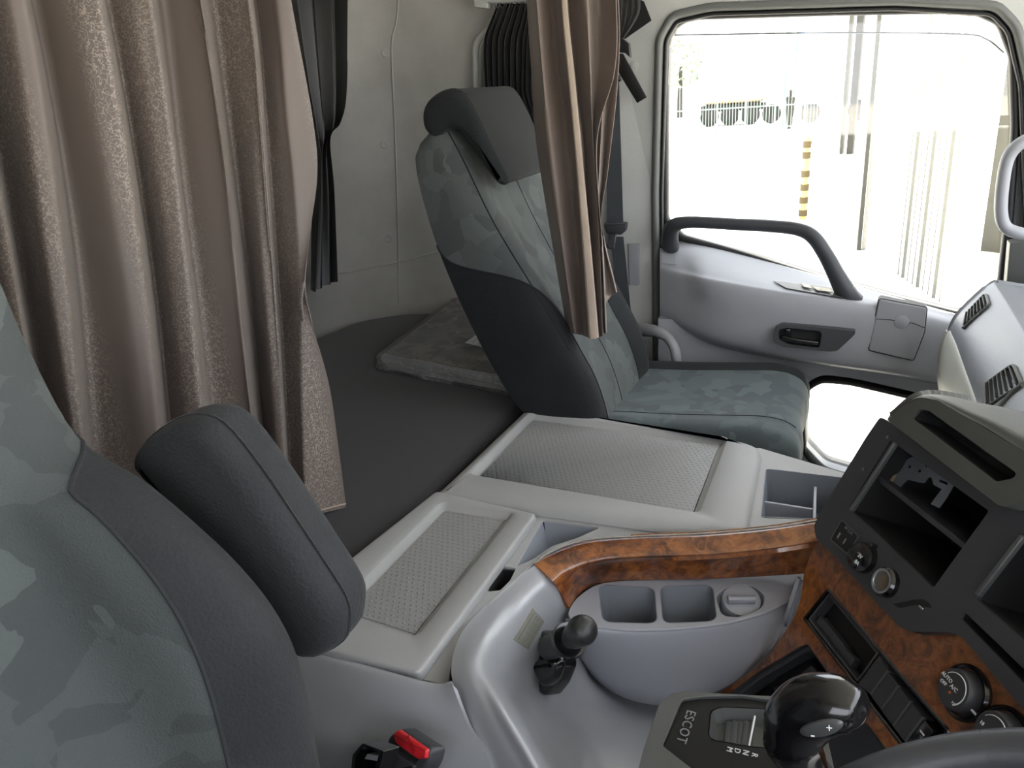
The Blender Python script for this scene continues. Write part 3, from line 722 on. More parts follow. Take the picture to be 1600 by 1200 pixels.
rw2 = [(-330, [330, 342, 366, 385, 398]), (0, [389, 398, 420, 432, 455]), (180, [406, 414, 436, 449, 488]), (270, [413, 420, 446, 458, 496]), (360, [420, 427, 452, 463, 485]),
       (445, [428, 434, 456, 466, 476]), (500, [432, 438, 460, 469, 486]), (600, [438, 444, 464, 472, 514]), (700, [444, 450, 468, 476, 529]), ([812, 812, 810, 807, 793], [452, 458, 472, 480, 541])]
o_ = obj('curtain_edge', creased(rw2, 'x', dp2, 60), m_brown, brown, sharp=70)
obj('hem', tube([P(x, y, x=A_ + .004) for x, y in ((481, 800), (500, 797), (520, 792), (540, 787))], .0016, 6), m_hem, brown)
obj('tie_tab', tube([P(474, 440, x=A_ + .006), P(470, 470, x=A_ + .008), P(473, 500, x=A_ + .006)], .006, 8, flat=.5), m_brown, brown)
# black curtain at the rear window, gathered
Lb = [P(446, -60, x=-1.455), P(452, 0, x=-1.455), P(470, 120, x=-1.455), P(487, 215, x=-1.455), P(492, 260, x=-1.455), P(490, 340, x=-1.455), P(486, 456, x=-1.455)]
Rb = [P(535, -60, x=-1.455), P(533, 0, x=-1.455), P(532, 140, x=-1.455), P(524, 190, x=-1.455), P(508, 216, x=-1.455), P(515, 300, x=-1.455), P(521, 440, x=-1.455)]
o = obj('black_curtain', curtain(Lb, Rb, 3, .022, (1, 0, 0), 60, 50, .0015, .8, .3, lambda f: 1.1 - .5 * f, .2, 9), m_bcurt, None, sharp=70)
tag(o, 'black glossy curtain tied against the rear wall, behind brown curtain', 'curtain')
# black pleated curtain on the side window, with rings and rail
t = thing('pleated_black_curtain', 'finely pleated black curtain on rings behind passenger headrest', 'curtain', P(800, 190, y=2.24))
Ls_ = [P(778, 6, y=2.23), P(768, 30, y=2.23), P(757, 62, y=2.23), P(757, 110, y=2.23), P(762, 150, y=2.22), P(790, 190, y=2.21), P(808, 215, y=2.2)]
Rs_ = [P(905, 4, y=2.20), P(905, 30, y=2.2), P(905, 60, y=2.20), P(902, 100, y=2.20), P(895, 140, y=2.19), P(880, 165, y=2.19), P(862, 175, y=2.18)]
obj('curtain_cloth', curtain(Ls_, Rs_, 17, .009, (0, 1, 0), 17 * 10, 30, .001, .7, 0, lambda f: 1 - .4 * f, .15, 5), m_bcloth, t, sharp=70)
obj('curtain_rail', tube([P(752, 4, y=2.225), P(760, 2, y=2.225), P(840, -2, y=2.21), P(910, -6, y=2.19)], .006, 8), m_pillar, t)
for k in range(9):
    p = P(776 + k * 9, 8 - k * .5, y=2.222); a = [p + V(cos(q_) * .0065, .002 * sin(2 * q_), sin(q_) * .0075) for q_ in [2 * pi * i / 12 for i in range(13)]]
    obj('curtain_ring', tube(a, .0013, 6, smooth=False, caps=False), m_chrome, t)
obj('rail_bracket', prism(Fr(P(762, 8, y=2.25), (1, 0, 0), (0, 0, 1)), rp([(-.03, -.005), (.012, -.012), (.012, .012), (-.03, .03)], .006), .03, 0, .003), m_pillar, t)
# side window surround on the wall behind
F = Fr((0, 2.287, 0), (1, 0, 0), (0, 0, 1))
wr = rp([F.px(746, 55), F.px(748, 215), (F.px(748, 215)[0] + .22, F.px(748, 215)[1]), (F.px(746, 55)[0] + .22, F.px(746, 40)[1])], .05, 6)
obj('window_1', join(ring(F, wr, .022, .028, -.01, .008), ring(F, off2(ccw(wr), -.016), .008, .02, -.01, .003)), m_pillar, kind='structure', sharp=60)
# brown curtain bunched on the passenger side
t = thing('bunched_brown_curtain', 'brown velour curtain bunched and hanging in front of passenger backrest', 'curtain', P(905, 525, y=1.5))
a_, b_ = 1.455, 1.52
dp = [b_, a_, b_ - .005, a_ + .01, a_, b_, a_ + .005, b_ - .01, a_ + .01]
rws = [(-180, [815, 826, 852, 860, 868, 870, 905, 925, 950]), (0, [823, 838, 866, 878, 882, 886, 918, 936, 962]), (110, [830, 846, 872, 888, 893, 896, 922, 934, 960]), (225, [838, 857, 886, 905, 911, 912, 925, 928, 932]),
       (400, [866, 881, 904, 915, 921, 922, 938, 940, 942]), ([518, 522, 524, 527, 530, 530, 524, 522, 518], [886, 898, 912, 920, 928, 930, 944, 945, 947])]
obj('curtain_cloth', creased(rws, 'y', dp, 50, 7, 2), m_brown2, t, sharp=70)
dp = [1.53, 1.56, 1.51, 1.55, 1.53]
rws = [(-180, [925, 935, 945, 955, 962]), (0, [925, 936, 948, 956, 966]), (60, [925, 938, 950, 958, 968]), (150, [922, 932, 942, 952, 963]), (270, [920, 928, 935, 942, 949]), (350, [922, 928, 933, 937, 940]), ([470, 474, 476, 462, 456], [930, 938, 946, 954, 963])]
obj('curtain_back', creased(rws, 'y', dp, 44, 7, 2), m_brown2, t, sharp=70)
obj('curtain_edge', tube([P(880, -60, y=1.45), P(883, 20, y=1.45), P(893, 120, y=1.45), P(905, 250, y=1.445), P(918, 400, y=1.44), P(928, 528, y=1.44)], [.0035, .0035, .004, .004, .0055, .0065], 8, flat=1.6, up=(1, .5, 0)), m_hem, t)
# black gathered door curtain with hanging tie
t = thing('tied_black_curtain', 'small bunch of black folded curtain fastened beside the window', 'curtain', P(990, 90, y=2.12))
for k, (x0, x1, xt) in enumerate(((955, 970, 968), (963, 978, 968), (971, 985, 969), (978, 995, 970), (986, 1004, 970))):
    rr = [[P(x0, -14 - k * 2, y=2.10), P((x0 + x1) / 2, -12, y=2.07 - .01 * (k % 2)), P(x1, -8 + k, y=2.10)],
          [P(x0 + 2, 18, y=2.09), P((x0 + x1) / 2 - 1, 22, y=2.07), P(x1 - 5, 24, y=2.09)],
          [P(xt - 4, 62, y=2.09), P(xt, 64, y=2.08), P(xt + 4, 64, y=2.09)]]
    obj('gathered_fold', patch(rr, 8, 12, .002), m_bcloth, t, sharp=70)
F = Fr((0, 2.085, 0), (1, 0, 0), (0, 0, 1))
obj('folded_flap', prism(F, F.pxs([(968, 60), (1000, 0), (1006, 2), (1018, 32), (975, 62)]), 0, -.004, .001), m_bcloth, t)
obj('knot', prism(F, F.pxs([(962, 62), (975, 60), (984, 68), (986, 90), (978, 83), (962, 82)]), .012, -.012, .003), m_bcloth, t)
obj('tie_strap', prism(F, F.pxs([(964, 84), (974, 84), (1011, 152), (996, 161), (966, 112)]), .004, 0, .001), m_bcurt, t)
obj('buckle_clip', prism(F, F.pxs([(962, 110), (969, 118), (972, 126), (964, 130)]), .012, 0, .002), m_blackg, t)
# passenger seat belt
t = thing('seat_belt', 'dark grey seat belt hanging on the pillar behind passenger seat', 'seat belt', P(965, 380, y=2.1))
F = Fr((0, 2.125, 0), (1, 0, 0), (0, 0, 1))
obj('strap', prism(F, F.pxs([(948, 60), (965, 60), (974, 355), (948, 355)]), 0, -.002), m_strap, t)
obj('strap', prism(F, F.pxs([(954, 370), (974, 370), (985, 480), (1003, 610), (985, 610), (965, 490)]), 0, -.002), m_strap, t)
gb = obj('belt_guide', prism(F, rp(F.pxs([(945, 352), (948, 346), (981, 347), (979, 360), (972, 366), (949, 364)]), .004, 3), .014, -.008, .004), m_black, t)
obj('tongue', prism(F, rp(F.pxs([(950, 362), (964, 365), (961, 388), (955, 390), (946, 386)]), .003, 3), .006, 0, .002), m_chrome, gb)
t = thing('belt_stalk', 'black belt buckle stalk squeezed between passenger seat and pillar', 'seat belt buckle', P(995, 590, y=2.0))
obj('stalk', tube([P(990, 540, y=2.04), P(1000, 575, y=2.0), P(1018, 605, y=1.98)], .010, 8, flat=.4), m_rubber, t)
obj('bracket', tube([P(975, 590, y=1.99), P(988, 583, y=1.97), P(1005, 592, y=1.97), P(1012, 604, y=1.97)], .007, 8), m_blackg, t)
obj('bolt', lathe(P(990, 580, y=1.965), (0, -1, 0), [(.007, -.004), (.007, .004), (.001, .004)], 6), m_chrome, t)
#@@CONS
# ------------------------------------------------------------------ centre console
LZ = -.66
t = thing('large_storage_box', 'wide light grey storage box with dotted tray lid beside passenger seat', 'storage box', (-.38, 1.25, FZ))
T1 = TOP(LZ)
def lid(F, opx, ro, ipx, ri, drop, parent, n=6, k=1.0, dz=.011):
    O = ccw(rp(F.pxs(opx), ro, n)); I = ccw(rp(F.pxs(ipx), ri, n))
    lo = [[F.w(p, -drop) for p in off2(O, -.010)], [F.w(p, -drop) for p in off2(O, 0)], [F.w(p, -drop * .55) for p in off2(O, .001)], [F.w(p, -drop * .55 * k + .0 if k == 1 else -.004) for p in off2(O, 0)], [F.w(p, -drop * .28 * k) for p in off2(O, -.003 * k)], [F.w(p, -drop * .08 * k) for p in off2(O, -.011 * k)], [F.w(p, 0) for p in off2(O, -.020 * k)],
          [F.w(p, 0) for p in off2(I, .003)], [F.w(p, -.002) for p in I], [F.w(p, -dz) for p in off2(I, -.009)], [F.w(p, -dz) for p in off2(I, -.012)]]
    l_ = obj('lid', loft(lo, True, True), m_tray, parent, sharp=50)
    M_ = off2(I, -.013)
    obj('dotted_mat', plate(F, M_, [], -dz + .0012, -dz - .0005), m_dots, l_, sharp=20)
    return l_, O
l1, O1 = lid(T1, [(829, 629), (1194, 692), (1166, 838), (676, 772)], [.02, .05, .03, .02], [(828, 645), (1136, 684), (1092, 800), (734, 740)], [.022, .012, .012, .014], .024, t)
bo = off2(ccw(rp(T1.pxs([(829, 629), (1194, 692), (1166, 838), (676, 772)]), [.02, .05, .03, .02], 6)), -.012)
obj('box_body', prism(T1, bo, -.042, -.24, 0), m_tray, t)
t = thing('small_storage_box', 'narrow light grey storage box with dotted tray lid near driver seat', 'storage box', (-.5, .85, FZ))
spx = [(682, 766), (838, 802), (655, 1052), (400, 988)]
l2, O2 = lid(T1, spx, [.012, .008, .012, .02], [(690, 783), (803, 800), (650, 994), (522, 952)], [.018, .014, .014, .016], .016, t, 6, .3)
obj('box_body', prism(T1, off2(O2, -.006), -.03, -.055, 0), m_tray, t)
# near lip of the lid, bending down to the console face
a, b = P(412, 984, z=LZ - .008), P(654, 1046, z=LZ - .008)
lp = [[a + V(0, .012, .006), b + V(0, .012, .006)], [a + V(0, -.006, -.006), b + V(0, -.006, -.006)], [a + V(0, -.012, -.035), b + V(0, -.012, -.035)]]
obj('lid_lip', patch(lp, 10, 10, .006), m_tray, l2, sharp=60)
# console body
t = thing('centre_console', 'silver grey centre console body running between the two seats', 'console', (-.4, .8, FZ)); cons = t
CZ = -.677; T2 = TOP(CZ)
co = T2.pxs([(400, 990), (684, 770), (840, 690), (1188, 700), (1330, 742), (1330, 808), (1200, 826), (1100, 834), (1000, 838), (920, 843), (880, 853), (850, 867), (832, 882), (770, 938), (722, 990), (704, 1045), (700, 1072)])
pk = rp(T2.pxs([(848, 812), (938, 824), (900, 841), (862, 853), (832, 874), (806, 885)]), .006, 3)
ft = rp(T2.pxs([(1197, 733), (1325, 748), (1303, 812), (1190, 808)]), .008, 4)
sl = rp(T2.pxs([(786, 884), (806, 888), (796, 908), (782, 922), (762, 924), (764, 912)]), .003, 3)
ctop = obj('console_top', plate(T2, co, [pk, ft, sl], 0, -.008), m_tray, t, bevel=.003)
pw = obj('side_pocket', well(T2, pk, -.004, -.05, .012), m_tub, t)
obj('slot', well(T2, sl, -.004, -.05, .0), m_void, t)
ftw = obj('divided_tray', well(T2, ft, .001, -.075, .006), m_tub, t)
def wallstrip(a, b, w, h):
    d = (b - a).normalized(); n_ = Vector((-d.y, d.x, 0)) * w / 2; u_ = V(0, 0, -h)
    return loft([[a - n_ + u_, b - n_ + u_, b + n_ + u_, a + n_ + u_], [a - n_, b - n_, b + n_, a + n_]], True, True)
obj('divider', wallstrip(P(1193, 783, z=CZ - .022), P(1270, 795, z=CZ - .022), .005, .05), m_bowl, ftw, bevel=.001)
obj('divider', wallstrip(P(1274, 760, z=CZ - .014), P(1272, 822, z=CZ - .014), .005, .058), m_bowl, ftw, bevel=.001)
# face toward the driver
def PP(r): return [P(a, b, y=c) for a, b, c in r]
rows = [PP([(400, 992, .665), (560, 1036, .638), (672, 1066, .625), (706, 1064, .625)]), PP([(400, 1004, .650), (560, 1050, .622), (676, 1080, .612), (709, 1076, .612)]),
        PP([(395, 1090, .60), (560, 1120, .59), (690, 1140, .585), (730, 1130, .59)]), PP([(390, 1200, .56), (590, 1230, .55), (700, 1240, .55), (775, 1230, .555)]),
        PP([(380, 1480, .50), (590, 1500, .50), (700, 1500, .50), (790, 1500, .50)])]
face = obj('console_side', patch(rows, 30, 40, .006), m_silver, t, sharp=70)
# silver scoop around the brake lever
rows = [
 [(842, 879, .930), (800, 908, .875), (762, 942, .815), (722, 988, .735), (705, 1045, .655), (722, 1110, .61), (752, 1180, .575), (790, 1260, .55)],
 [(862, 896, .925), (830, 925, .87), (795, 958, .81), (760, 1000, .73), (742, 1045, .655), (765, 1110, .60), (803, 1180, .565), (845, 1260, .535)],
 [(875, 915, .922), (845, 955, .87), (815, 990, .81), (786, 1025, .745), (773, 1058, .680), (800, 1115, .61), (840, 1185, .57), (880, 1260, .54)],
 [(884, 933, .925), (862, 980, .89), (845, 1020, .85), (830, 1060, .81), (828, 1100, .77), (845, 1145, .73), (873, 1200, .69), (905, 1260, .66)],
 [(892, 955, .93), (888, 1000, .925), (885, 1045, .905), (885, 1085, .88), (892, 1125, .85), (908, 1165, .82), (925, 1210, .79), (945, 1260, .76)],
 [(897, 975, .94), (905, 1020, .945), (920, 1060, .935), (945, 1095, .925), (970, 1130, .90), (985, 1165, .87), (990, 1210, .83), (1000, 1260, .80)],
 [(899, 985, .96), (912, 1030, .975), (945, 1070, .985), (1000, 1098, .985), (1050, 1125, .955), (1070, 1160, .92), (1075, 1210, .87), (1080, 1260, .83)],
 [(910, 985, 1.0), (950, 1010, 1.02), (1000, 1040, 1.03), (1080, 1070, 1.03), (1150, 1110, .99), (1170, 1160, .95), (1170, 1210, .90), (1170, 1260, .86)],
]
scoop = obj('scooped_panel', patch([PP(r) for r in rows], 70, 60, .006), m_silver, t, sharp=70)
st_ = obj('warning_sticker', surf_patch([(832, 950), (850, 971), (825, 1015), (802, 999)], [scoop], 8, 8, .0008), m_label, t, label='small shiny printed warning sticker')
for k in range(4):
    f = .2 + .2 * k
    a = Vector((832, 950)).lerp(Vector((850, 971)), f); b = Vector((802, 999)).lerp(Vector((825, 1015)), f)
    a, b = a.lerp(b, .08), a.lerp(b, .92)
    pts = [hit(*a.lerp(b, i / 10), scoop, lift=.0022) for i in range(11)]
    for i in range(0, 10, 2 if k else 1):
        obj('text_line', tube(pts[i:i + 2], .0006, 4, smooth=False), m_grey_print, st_)
# wood band
def PZ(r): return [P(a, b, z=c) for a, b, c in r]
rows = [PZ([(834, 882, -0.6790), (850, 869, -0.6750), (880, 855, -0.6730), (920, 845, -0.6710), (1000, 840, -0.6680), (1100, 836, -0.6630), (1200, 827, -0.6530), (1296, 812, -0.6380)]),
        PZ([(838, 884, -0.6760), (858, 873, -0.6720), (885, 861, -0.6690), (925, 850, -0.6660), (1000, 843, -0.6620), (1100, 839, -0.6580), (1200, 830, -0.6490), (1296, 815, -0.6340)]),
        PZ([(862, 906, -0.6870), (880, 893, -0.6840), (905, 882, -0.6810), (940, 874, -0.6780), (1000, 869, -0.6750), (1100, 866, -0.6710), (1200, 857, -0.6620), (1296, 842, -0.6470)]),
        PZ([(873, 920, -.705), (890, 905, -.702), (915, 892, -.699), (950, 881, -.696), (1005, 875, -.693), (1100, 871, -.688), (1200, 862, -.68), (1296, 847, -.665)]),
        PZ([(890, 950, -.742), (903, 930, -.742), (925, 915, -.742), (960, 908, -.742), (1010, 906, -.74), (1100, 905, -.738), (1200, 900, -.735), (1262, 896, -.72)])]
wt = thing('wood_trim_band', 'glossy burl wood trim band curving along the console edge', 'trim', P(1050, 900, z=-.74))
band = obj('wood_band', patch(rows, 60, 24, .006), m_wood, wt, sharp=40)
edge = [P(x, y, z=z) for x, y, z in ((834, 881, -0.6740), (852, 867, -0.6710), (880, 853, -0.6680), (920, 843, -0.6660), (1000, 838, -0.6630), (1100, 834, -0.6590), (1200, 825, -0.6490), (1290, 811, -0.6340) )]
obj('edge_bead', tube(edge, .002, 6), m_chrome, band)
# cup holder
t = thing('cup_holder', 'bluish grey cup holder bowl with round dial below wood trim', 'cup holder', P(1060, 1090, y=.95))
HZ = -.742; T3 = TOP(HZ)
ro = [(888, 962), (893, 945), (908, 928), (940, 911), (1000, 906), (1100, 903), (1180, 899), (1252, 893), (1252, 915), (1236, 935), (1200, 955), (1140, 972), (1060, 982), (990, 984), (940, 980), (905, 975)]
RO = [Vector((*p, 0)) for p in T3.pxs(ro)]; RO = [tuple(crv(RO, k / 3, True)[:2]) for k in range(len(RO) * 3)]
c1 = rp(T3.pxs([(936, 914), (1022, 918), (1027, 974), (942, 972)]), .016, 5); c2 = rp(T3.pxs([(1032, 916), (1113, 914), (1120, 970), (1036, 974)]), .016, 5)
c3 = rp(T3.pxs([(1118, 930), (1140, 914), (1176, 914), (1196, 930), (1190, 950), (1160, 964), (1128, 962)]), .012, 4)
n1 = T3.pxs([(1020, 932), (1038, 932), (1038, 960), (1020, 960)])
obj('holder_top', plate(T3, RO, [c1, c2, c3], 0, -.005), m_bowl, t, bevel=.003)
for c_ in (c1, c2): obj('cup_well', well(T3, c_, .000, -.065, .006), m_tub, t)
obj('dial_recess', well(T3, c3, -.001, -.03, .002), m_tub, t)
p = P(1158, 942, z=HZ - .015)
dk = obj('round_dial', lathe(p, (.1, -.35, 1), [(.030, -.012), (.030, .004), (.028, .009), (.022, .0105), (.001, .0105)], 32), m_bowl, t)
a = P(1158, 938, z=HZ - .002); obj('dial_grip', tube([a + V(-.019, -.004, .0), a + V(.019, .008, .0)], .008, 10, flat=.8, smooth=False), m_bowl, dk)
bot = [(899, 990, .955), (897, 975, .95), (905, 960, .99), (960, 960, 1.06), (1040, 960, 1.08), (1120, 960, 1.08), (1200, 950, 1.06), (1250, 905, 1.07)]
# skirt: rim (front part) sweeping to the lower edge
fr_ = [(889, 955), (893, 968), (915, 979), (950, 983), (1000, 985), (1060, 983), (1120, 976), (1170, 965), (1210, 950), (1238, 930), (1252, 896)]
lo_ = [(898, 985, .955), (908, 1025, .965), (925, 1055, .965), (955, 1080, .96), (990, 1095, .955), (1035, 1102, .955), (1085, 1095, .96), (1140, 1070, .97), (1185, 1035, .985), (1220, 990, 1.0), (1250, 905, 1.03)]
top_ = [P(x, y, z=HZ - .004) for x, y in fr_]; bot_ = [P(x, y, y=yy) for x, y, yy in lo_]
r0 = [p + V(0, .004, .003) for p in top_]
r1 = [p + V(0, -.004, -.008) for p in top_]; r2 = [a.lerp(b, .33) + V(0, -.016, -.010) * (1 - abs(i - 5) / 6) for i, (a, b) in enumerate(zip(top_, bot_))]
r3 = [a.lerp(b, .7) + V(0, -.016, -.008) * (1 - abs(i - 5) / 6) for i, (a, b) in enumerate(zip(top_, bot_))]
obj('bowl_skirt', patch([r0, r1, r2, r3, bot_], 60, 30, .005), m_bowl, t, sharp=70)
# brake lever
t = thing('brake_lever', 'short black brake lever with round knob on silver panel', 'lever', P(860, 1085, y=.80))
BFr = Fr(P(862, 1030, y=.845), (.75, -.66, 0), (.25, .25, .93))
bp = rp(BFr.pxs([(831, 1018), (848, 986), (862, 984), (884, 1012), (886, 1040), (875, 1068), (860, 1087), (852, 1084)]), .006, 3)
obj('lever_base', prism(BFr, bp, .012, -.020, .006, 4), m_blackg, t, sharp=60)
obj('base_cover', prism(BFr, rp(BFr.pxs([(846, 996), (868, 1000), (872, 1018), (846, 1022)], .01), .003, 3), .016, .0, .002), m_black, t)
obj('base_cover', prism(BFr, rp(BFr.pxs([(850, 1028), (882, 1030), (874, 1062), (858, 1076), (840, 1040)], .01), .012, 5), .026, .0, .010, 5), m_blackg, t, sharp=60)
a0, a1, a2 = P(858, 1012, y=.835), P(886, 1003, y=.805), P(930, 955, y=.765)
ax = (a2 - a0).normalized()
obj('lever_arm', tube([a0, a1, a1.lerp(a2, .5)], [.018, .013, .009], 14), m_black, t)
obj('lever_collar', lathe(a1 + ax * .008, ax, [(.009, -.012), (.017, -.012), (.0235, -.006), (.0255, .0), (.0235, .005), (.015, .004), (.009, .001)], 28), m_blackg, t)
kb = a1 + ax * .024
obj('lever_knob', lathe(kb, ax, [(.009, -.012), (.0135, -.004), (.0165, .003), (.0175, .010), (.0175, .018), (.0195, .026), (.0205, .034), (.0190, .042), (.0135, .048), (.006, .051), (.0008, .0515)], 28), m_knob, t, sharp=70)
# driver belt buckle
t = thing('belt_buckle', 'black seat belt buckle with red release button beside console', 'seat belt buckle', P(600, 1230, y=.50))
KF = Fr(P(640, 1165, y=.535), (.80, -.60, -.12), (.12, .45, .85))
kb_ = KF.pxs([(606, 1150), (625, 1138), (673, 1170), (668, 1192), (648, 1228), (590, 1215)])
bk = obj('buckle_body', prism(KF, rp(kb_, .006, 4), .0, -.022, .005, 4), m_black, t, sharp=60)
rb_ = KF.pxs([(617, 1146), (625, 1140), (670, 1171), (668, 1185), (655, 1186), (622, 1162)])
obj('release_button', prism(KF, rp(rb_, .002, 3), .0035, -.01, .0025, 3), m_red, bk)
obj('button_shadow_gap', prism(KF, rp(KF.pxs([(620, 1160), (655, 1187), (650, 1192), (616, 1166)]), .001, 2), .001, -.01, 0), m_void, bk)
obj('buckle_face', prism(KF, rp(KF.pxs([(610, 1166), (652, 1196), (636, 1225), (590, 1210)]), .003, 3), .004, -.01, .003, 3), m_black, bk)
text('PRESS', KF.w(KF.px(646, 1163), .0036), KF.a + KF.b * -.12, KF.b, .0085, plastic('dark_red_print', (150, 22, 30), .4, bump=0), bk)
obj('stalk', tube([KF.w(KF.px(620, 1215), -.012), P(590, 1300, y=.52), P(560, 1420, y=.50)], .016, 10, flat=.5), m_rubber, t)
t = thing('belt_anchor_box', 'small open black clip with white tag left of buckle', 'clip', P(560, 1210, y=.55))
AF2 = Fr(P(570, 1185, y=.525), (.8, -.6, 0), (0, .3, 1))
ab = rp(AF2.pxs([(556, 1178), (572, 1160), (605, 1172), (590, 1230), (552, 1225)]), .003, 3)
obj('clip_body', join(plate(AF2, ab, [rp(AF2.pxs([(561, 1180), (573, 1165), (598, 1175), (585, 1222), (558, 1218)]), .002, 3)], .004, -.012), plate(AF2, ab, [], -.012, -.014)), m_blackg, t)
obj('white_tag', prism(AF2, rp(AF2.pxs([(566, 1180), (590, 1184), (586, 1192), (562, 1188)]), .001, 2), -.006, -.012, 0), m_paper, t)
#@@DASH
# ------------------------------------------------------------------ gear selector
t = thing('gear_selector', 'glossy black gear knob on dark console plate by wheel', 'gear selector', P(1150, 1200, z=-.66))
GZ = -.635; TG = TOP(GZ)
go = TG.pxs([(990, 1230), (1004, 1175), (1030, 1098), (1046, 1084), (1075, 1079), (1120, 1083), (1215, 1088), (1262, 1108), (1290, 1140), (1310, 1230)])
gi = TG.pxs([(1035, 1165), (1050, 1130), (1066, 1092), (1100, 1088), (1160, 1087), (1208, 1094), (1240, 1112), (1262, 1140), (1275, 1215), (1130, 1222), (1080, 1200)])
GO = ccw(rp(go, .006, 4))
obj('selector_bezel', plate(TG, GO, [rp(gi, .004, 3)], .0, -.05), m_bezel, t, bevel=.004)
gate = rp(TG.pxs([(1112, 1108), (1128, 1102), (1212, 1106), (1222, 1120), (1215, 1165), (1180, 1163), (1115, 1152), (1108, 1146)]), .005, 4)
pl_ = obj('selector_panel', plate(TG, off2(ccw(rp(gi, .004, 3)), -.0008), [gate], -.003, -.03), m_panel, t, bevel=.0015)
obj('gate_well', well(TG, gate, -.003, -.020, .007), m_bezel, pl_)
for k in range(5):
    a = TG.px(1140 + k * 9, 1112); b = TG.px(1136 + k * 9, 1155)
    obj('gate_slat', tube([TG.w(a, -.014 + (k % 2) * .001), TG.w(b, -.014 + (k % 2) * .001)], .0035, 6, flat=.4, up=(0, 0, 1), smooth=False), m_black, pl_)
obj('position_line', tube([TG.w(TG.px(1180, 1110), -.008), TG.w(TG.px(1170, 1160), -.008)], .0011, 6, smooth=False), m_white, pl_)
text('ESCOT', TG.w(TG.px(1072, 1132), -.0025), (-.05, -1, 0), (1, 0, 0), .0145, m_grey_print, pl_, spacing=1.1)
for ch, (x, y) in zip('MDNR', ((1140, 1168), (1152, 1170), (1165, 1173), (1179, 1177))):
    text(ch, TG.w(TG.px(x, y), -.0025), (-.05, -1, 0), (1, 0, 0), .0085, m_white, pl_)
def loftball(st, n=24, up=(0, 0, 1)):
    C = [Vector(s[0]) for s in st]; R_ = [Vector((s[1], s[2], 0)) for s in st]; m = (len(st) - 1) * 6; loops = []
    for i in range(m + 1):
        tt = (len(st) - 1) * i / m; c = crv(C, tt); r = crv(R_, tt); d = (crv(C, min(len(st) - 1, tt + .1)) - crv(C, max(0, tt - .1))).normalized()
        a = (Vector(up) - d * d.dot(Vector(up))).normalized(); b = d.cross(a)
        loops.append([c + a * cos(2 * pi * k / n) * max(r.x, .0005) + b * sin(2 * pi * k / n) * max(r.y, .0005) for k in range(n)])
    return loft(loops, True, True)
kn = obj('gear_knob', loftball([(P(1266, 1220, y=.60), .019, .018), (P(1253, 1188, y=.598), .022, .021), (P(1238, 1156, y=.596), .027, .025), (P(1246, 1126, y=.593), .029, .027), (P(1270, 1106, y=.59), .029, .029), (P(1302, 1101, y=.585), .026, .028), (P(1330, 1106, y=.58), .021, .023), (P(1347, 1112, y=.577), .013, .015), (P(1355, 1115, y=.575), .002, .002)]), m_blackg, t, sharp=80)
ev = []; ef = []
for r_ in (1.0, .97, .85, .6, .3, .02):
    for k in range(28):
        a_ = 2 * pi * k / 28; ev.append(hit(1284 + r_ * (34 * cos(a_) - 2 * sin(a_)), 1136 + r_ * (-5 * cos(a_) + 13 * sin(a_)), kn, lift=.0006 + .0022 * min(1, (1 - r_) * 14 + .0)))
for q in range(5): ef += [[q * 28 + k, q * 28 + (k + 1) % 28, q * 28 + 28 + (k + 1) % 28, q * 28 + 28 + k] for k in range(28)]
bt = obj('shift_button', (ev, ef), m_bezel, kn)
s0 = hit(1278, 1138, kn, lift=0); nn_ = (-s0).normalized(); ga = Vector((.93, .05, .10))
text('+', hit(1296, 1132, kn, lift=.0045), ga, nn_.cross(ga), .0095, m_white, bt, name='plus_sign'); text('-', hit(1272, 1142, kn, lift=.0045), ga, nn_.cross(ga), .012, m_white, bt, name='minus_sign')
obj('knob_collar', tube([P(1270, 1240, y=.60), P(1262, 1208, y=.60)], [.028, .0235], 20, smooth=False), m_black, t)
# ------------------------------------------------------------------ centre stack
t = thing('centre_stack', 'burl wood and black centre stack with empty radio openings', 'dashboard', (.2, 1.0, FZ)); cs = t
h1 = rp(PAN.pxs([(1402, 692), (1558, 803), (1471, 923), (1337, 798)]), .004, 3)
h2 = rp(PAN.pxs([(1610, 845), (1538, 940), (1690, 1075), (1770, 960)]), .004, 3)
g1 = rp(PAN.pxs([(1520, 960), (1513, 970), (1650, 1110), (1662, 1095)]), .003, 3)
so = PAN.pxs([(1386, 655), (1362, 690), (1290, 808), (1282, 826), (1286, 846), (1310, 868), (1418, 984), (1436, 991), (1500, 992), (1517, 1000), (1600, 1098), (1720, 1230), (1800, 1150), (1800, 900), (1700, 860), (1560, 760)])
sur = obj('radio_surround', plate(PAN, rp(so, .006, 3), [h1, h2, g1], .012, -.055), m_black, t, bevel=.004)
obj('groove', well(PAN, g1, .008, -.012, .001), m_void, sur)
PB = ccw(rp(so, .006, 3))
w1 = obj('radio_opening', well(PAN, h1, .006, -.16, .004), m_void, sur)
w2 = obj('radio_opening', well(PAN, h2, .006, -.12, .004), m_void, sur)
def PX(x, y, d=0): return PAN.w(PAN.px(x, y, d), d)
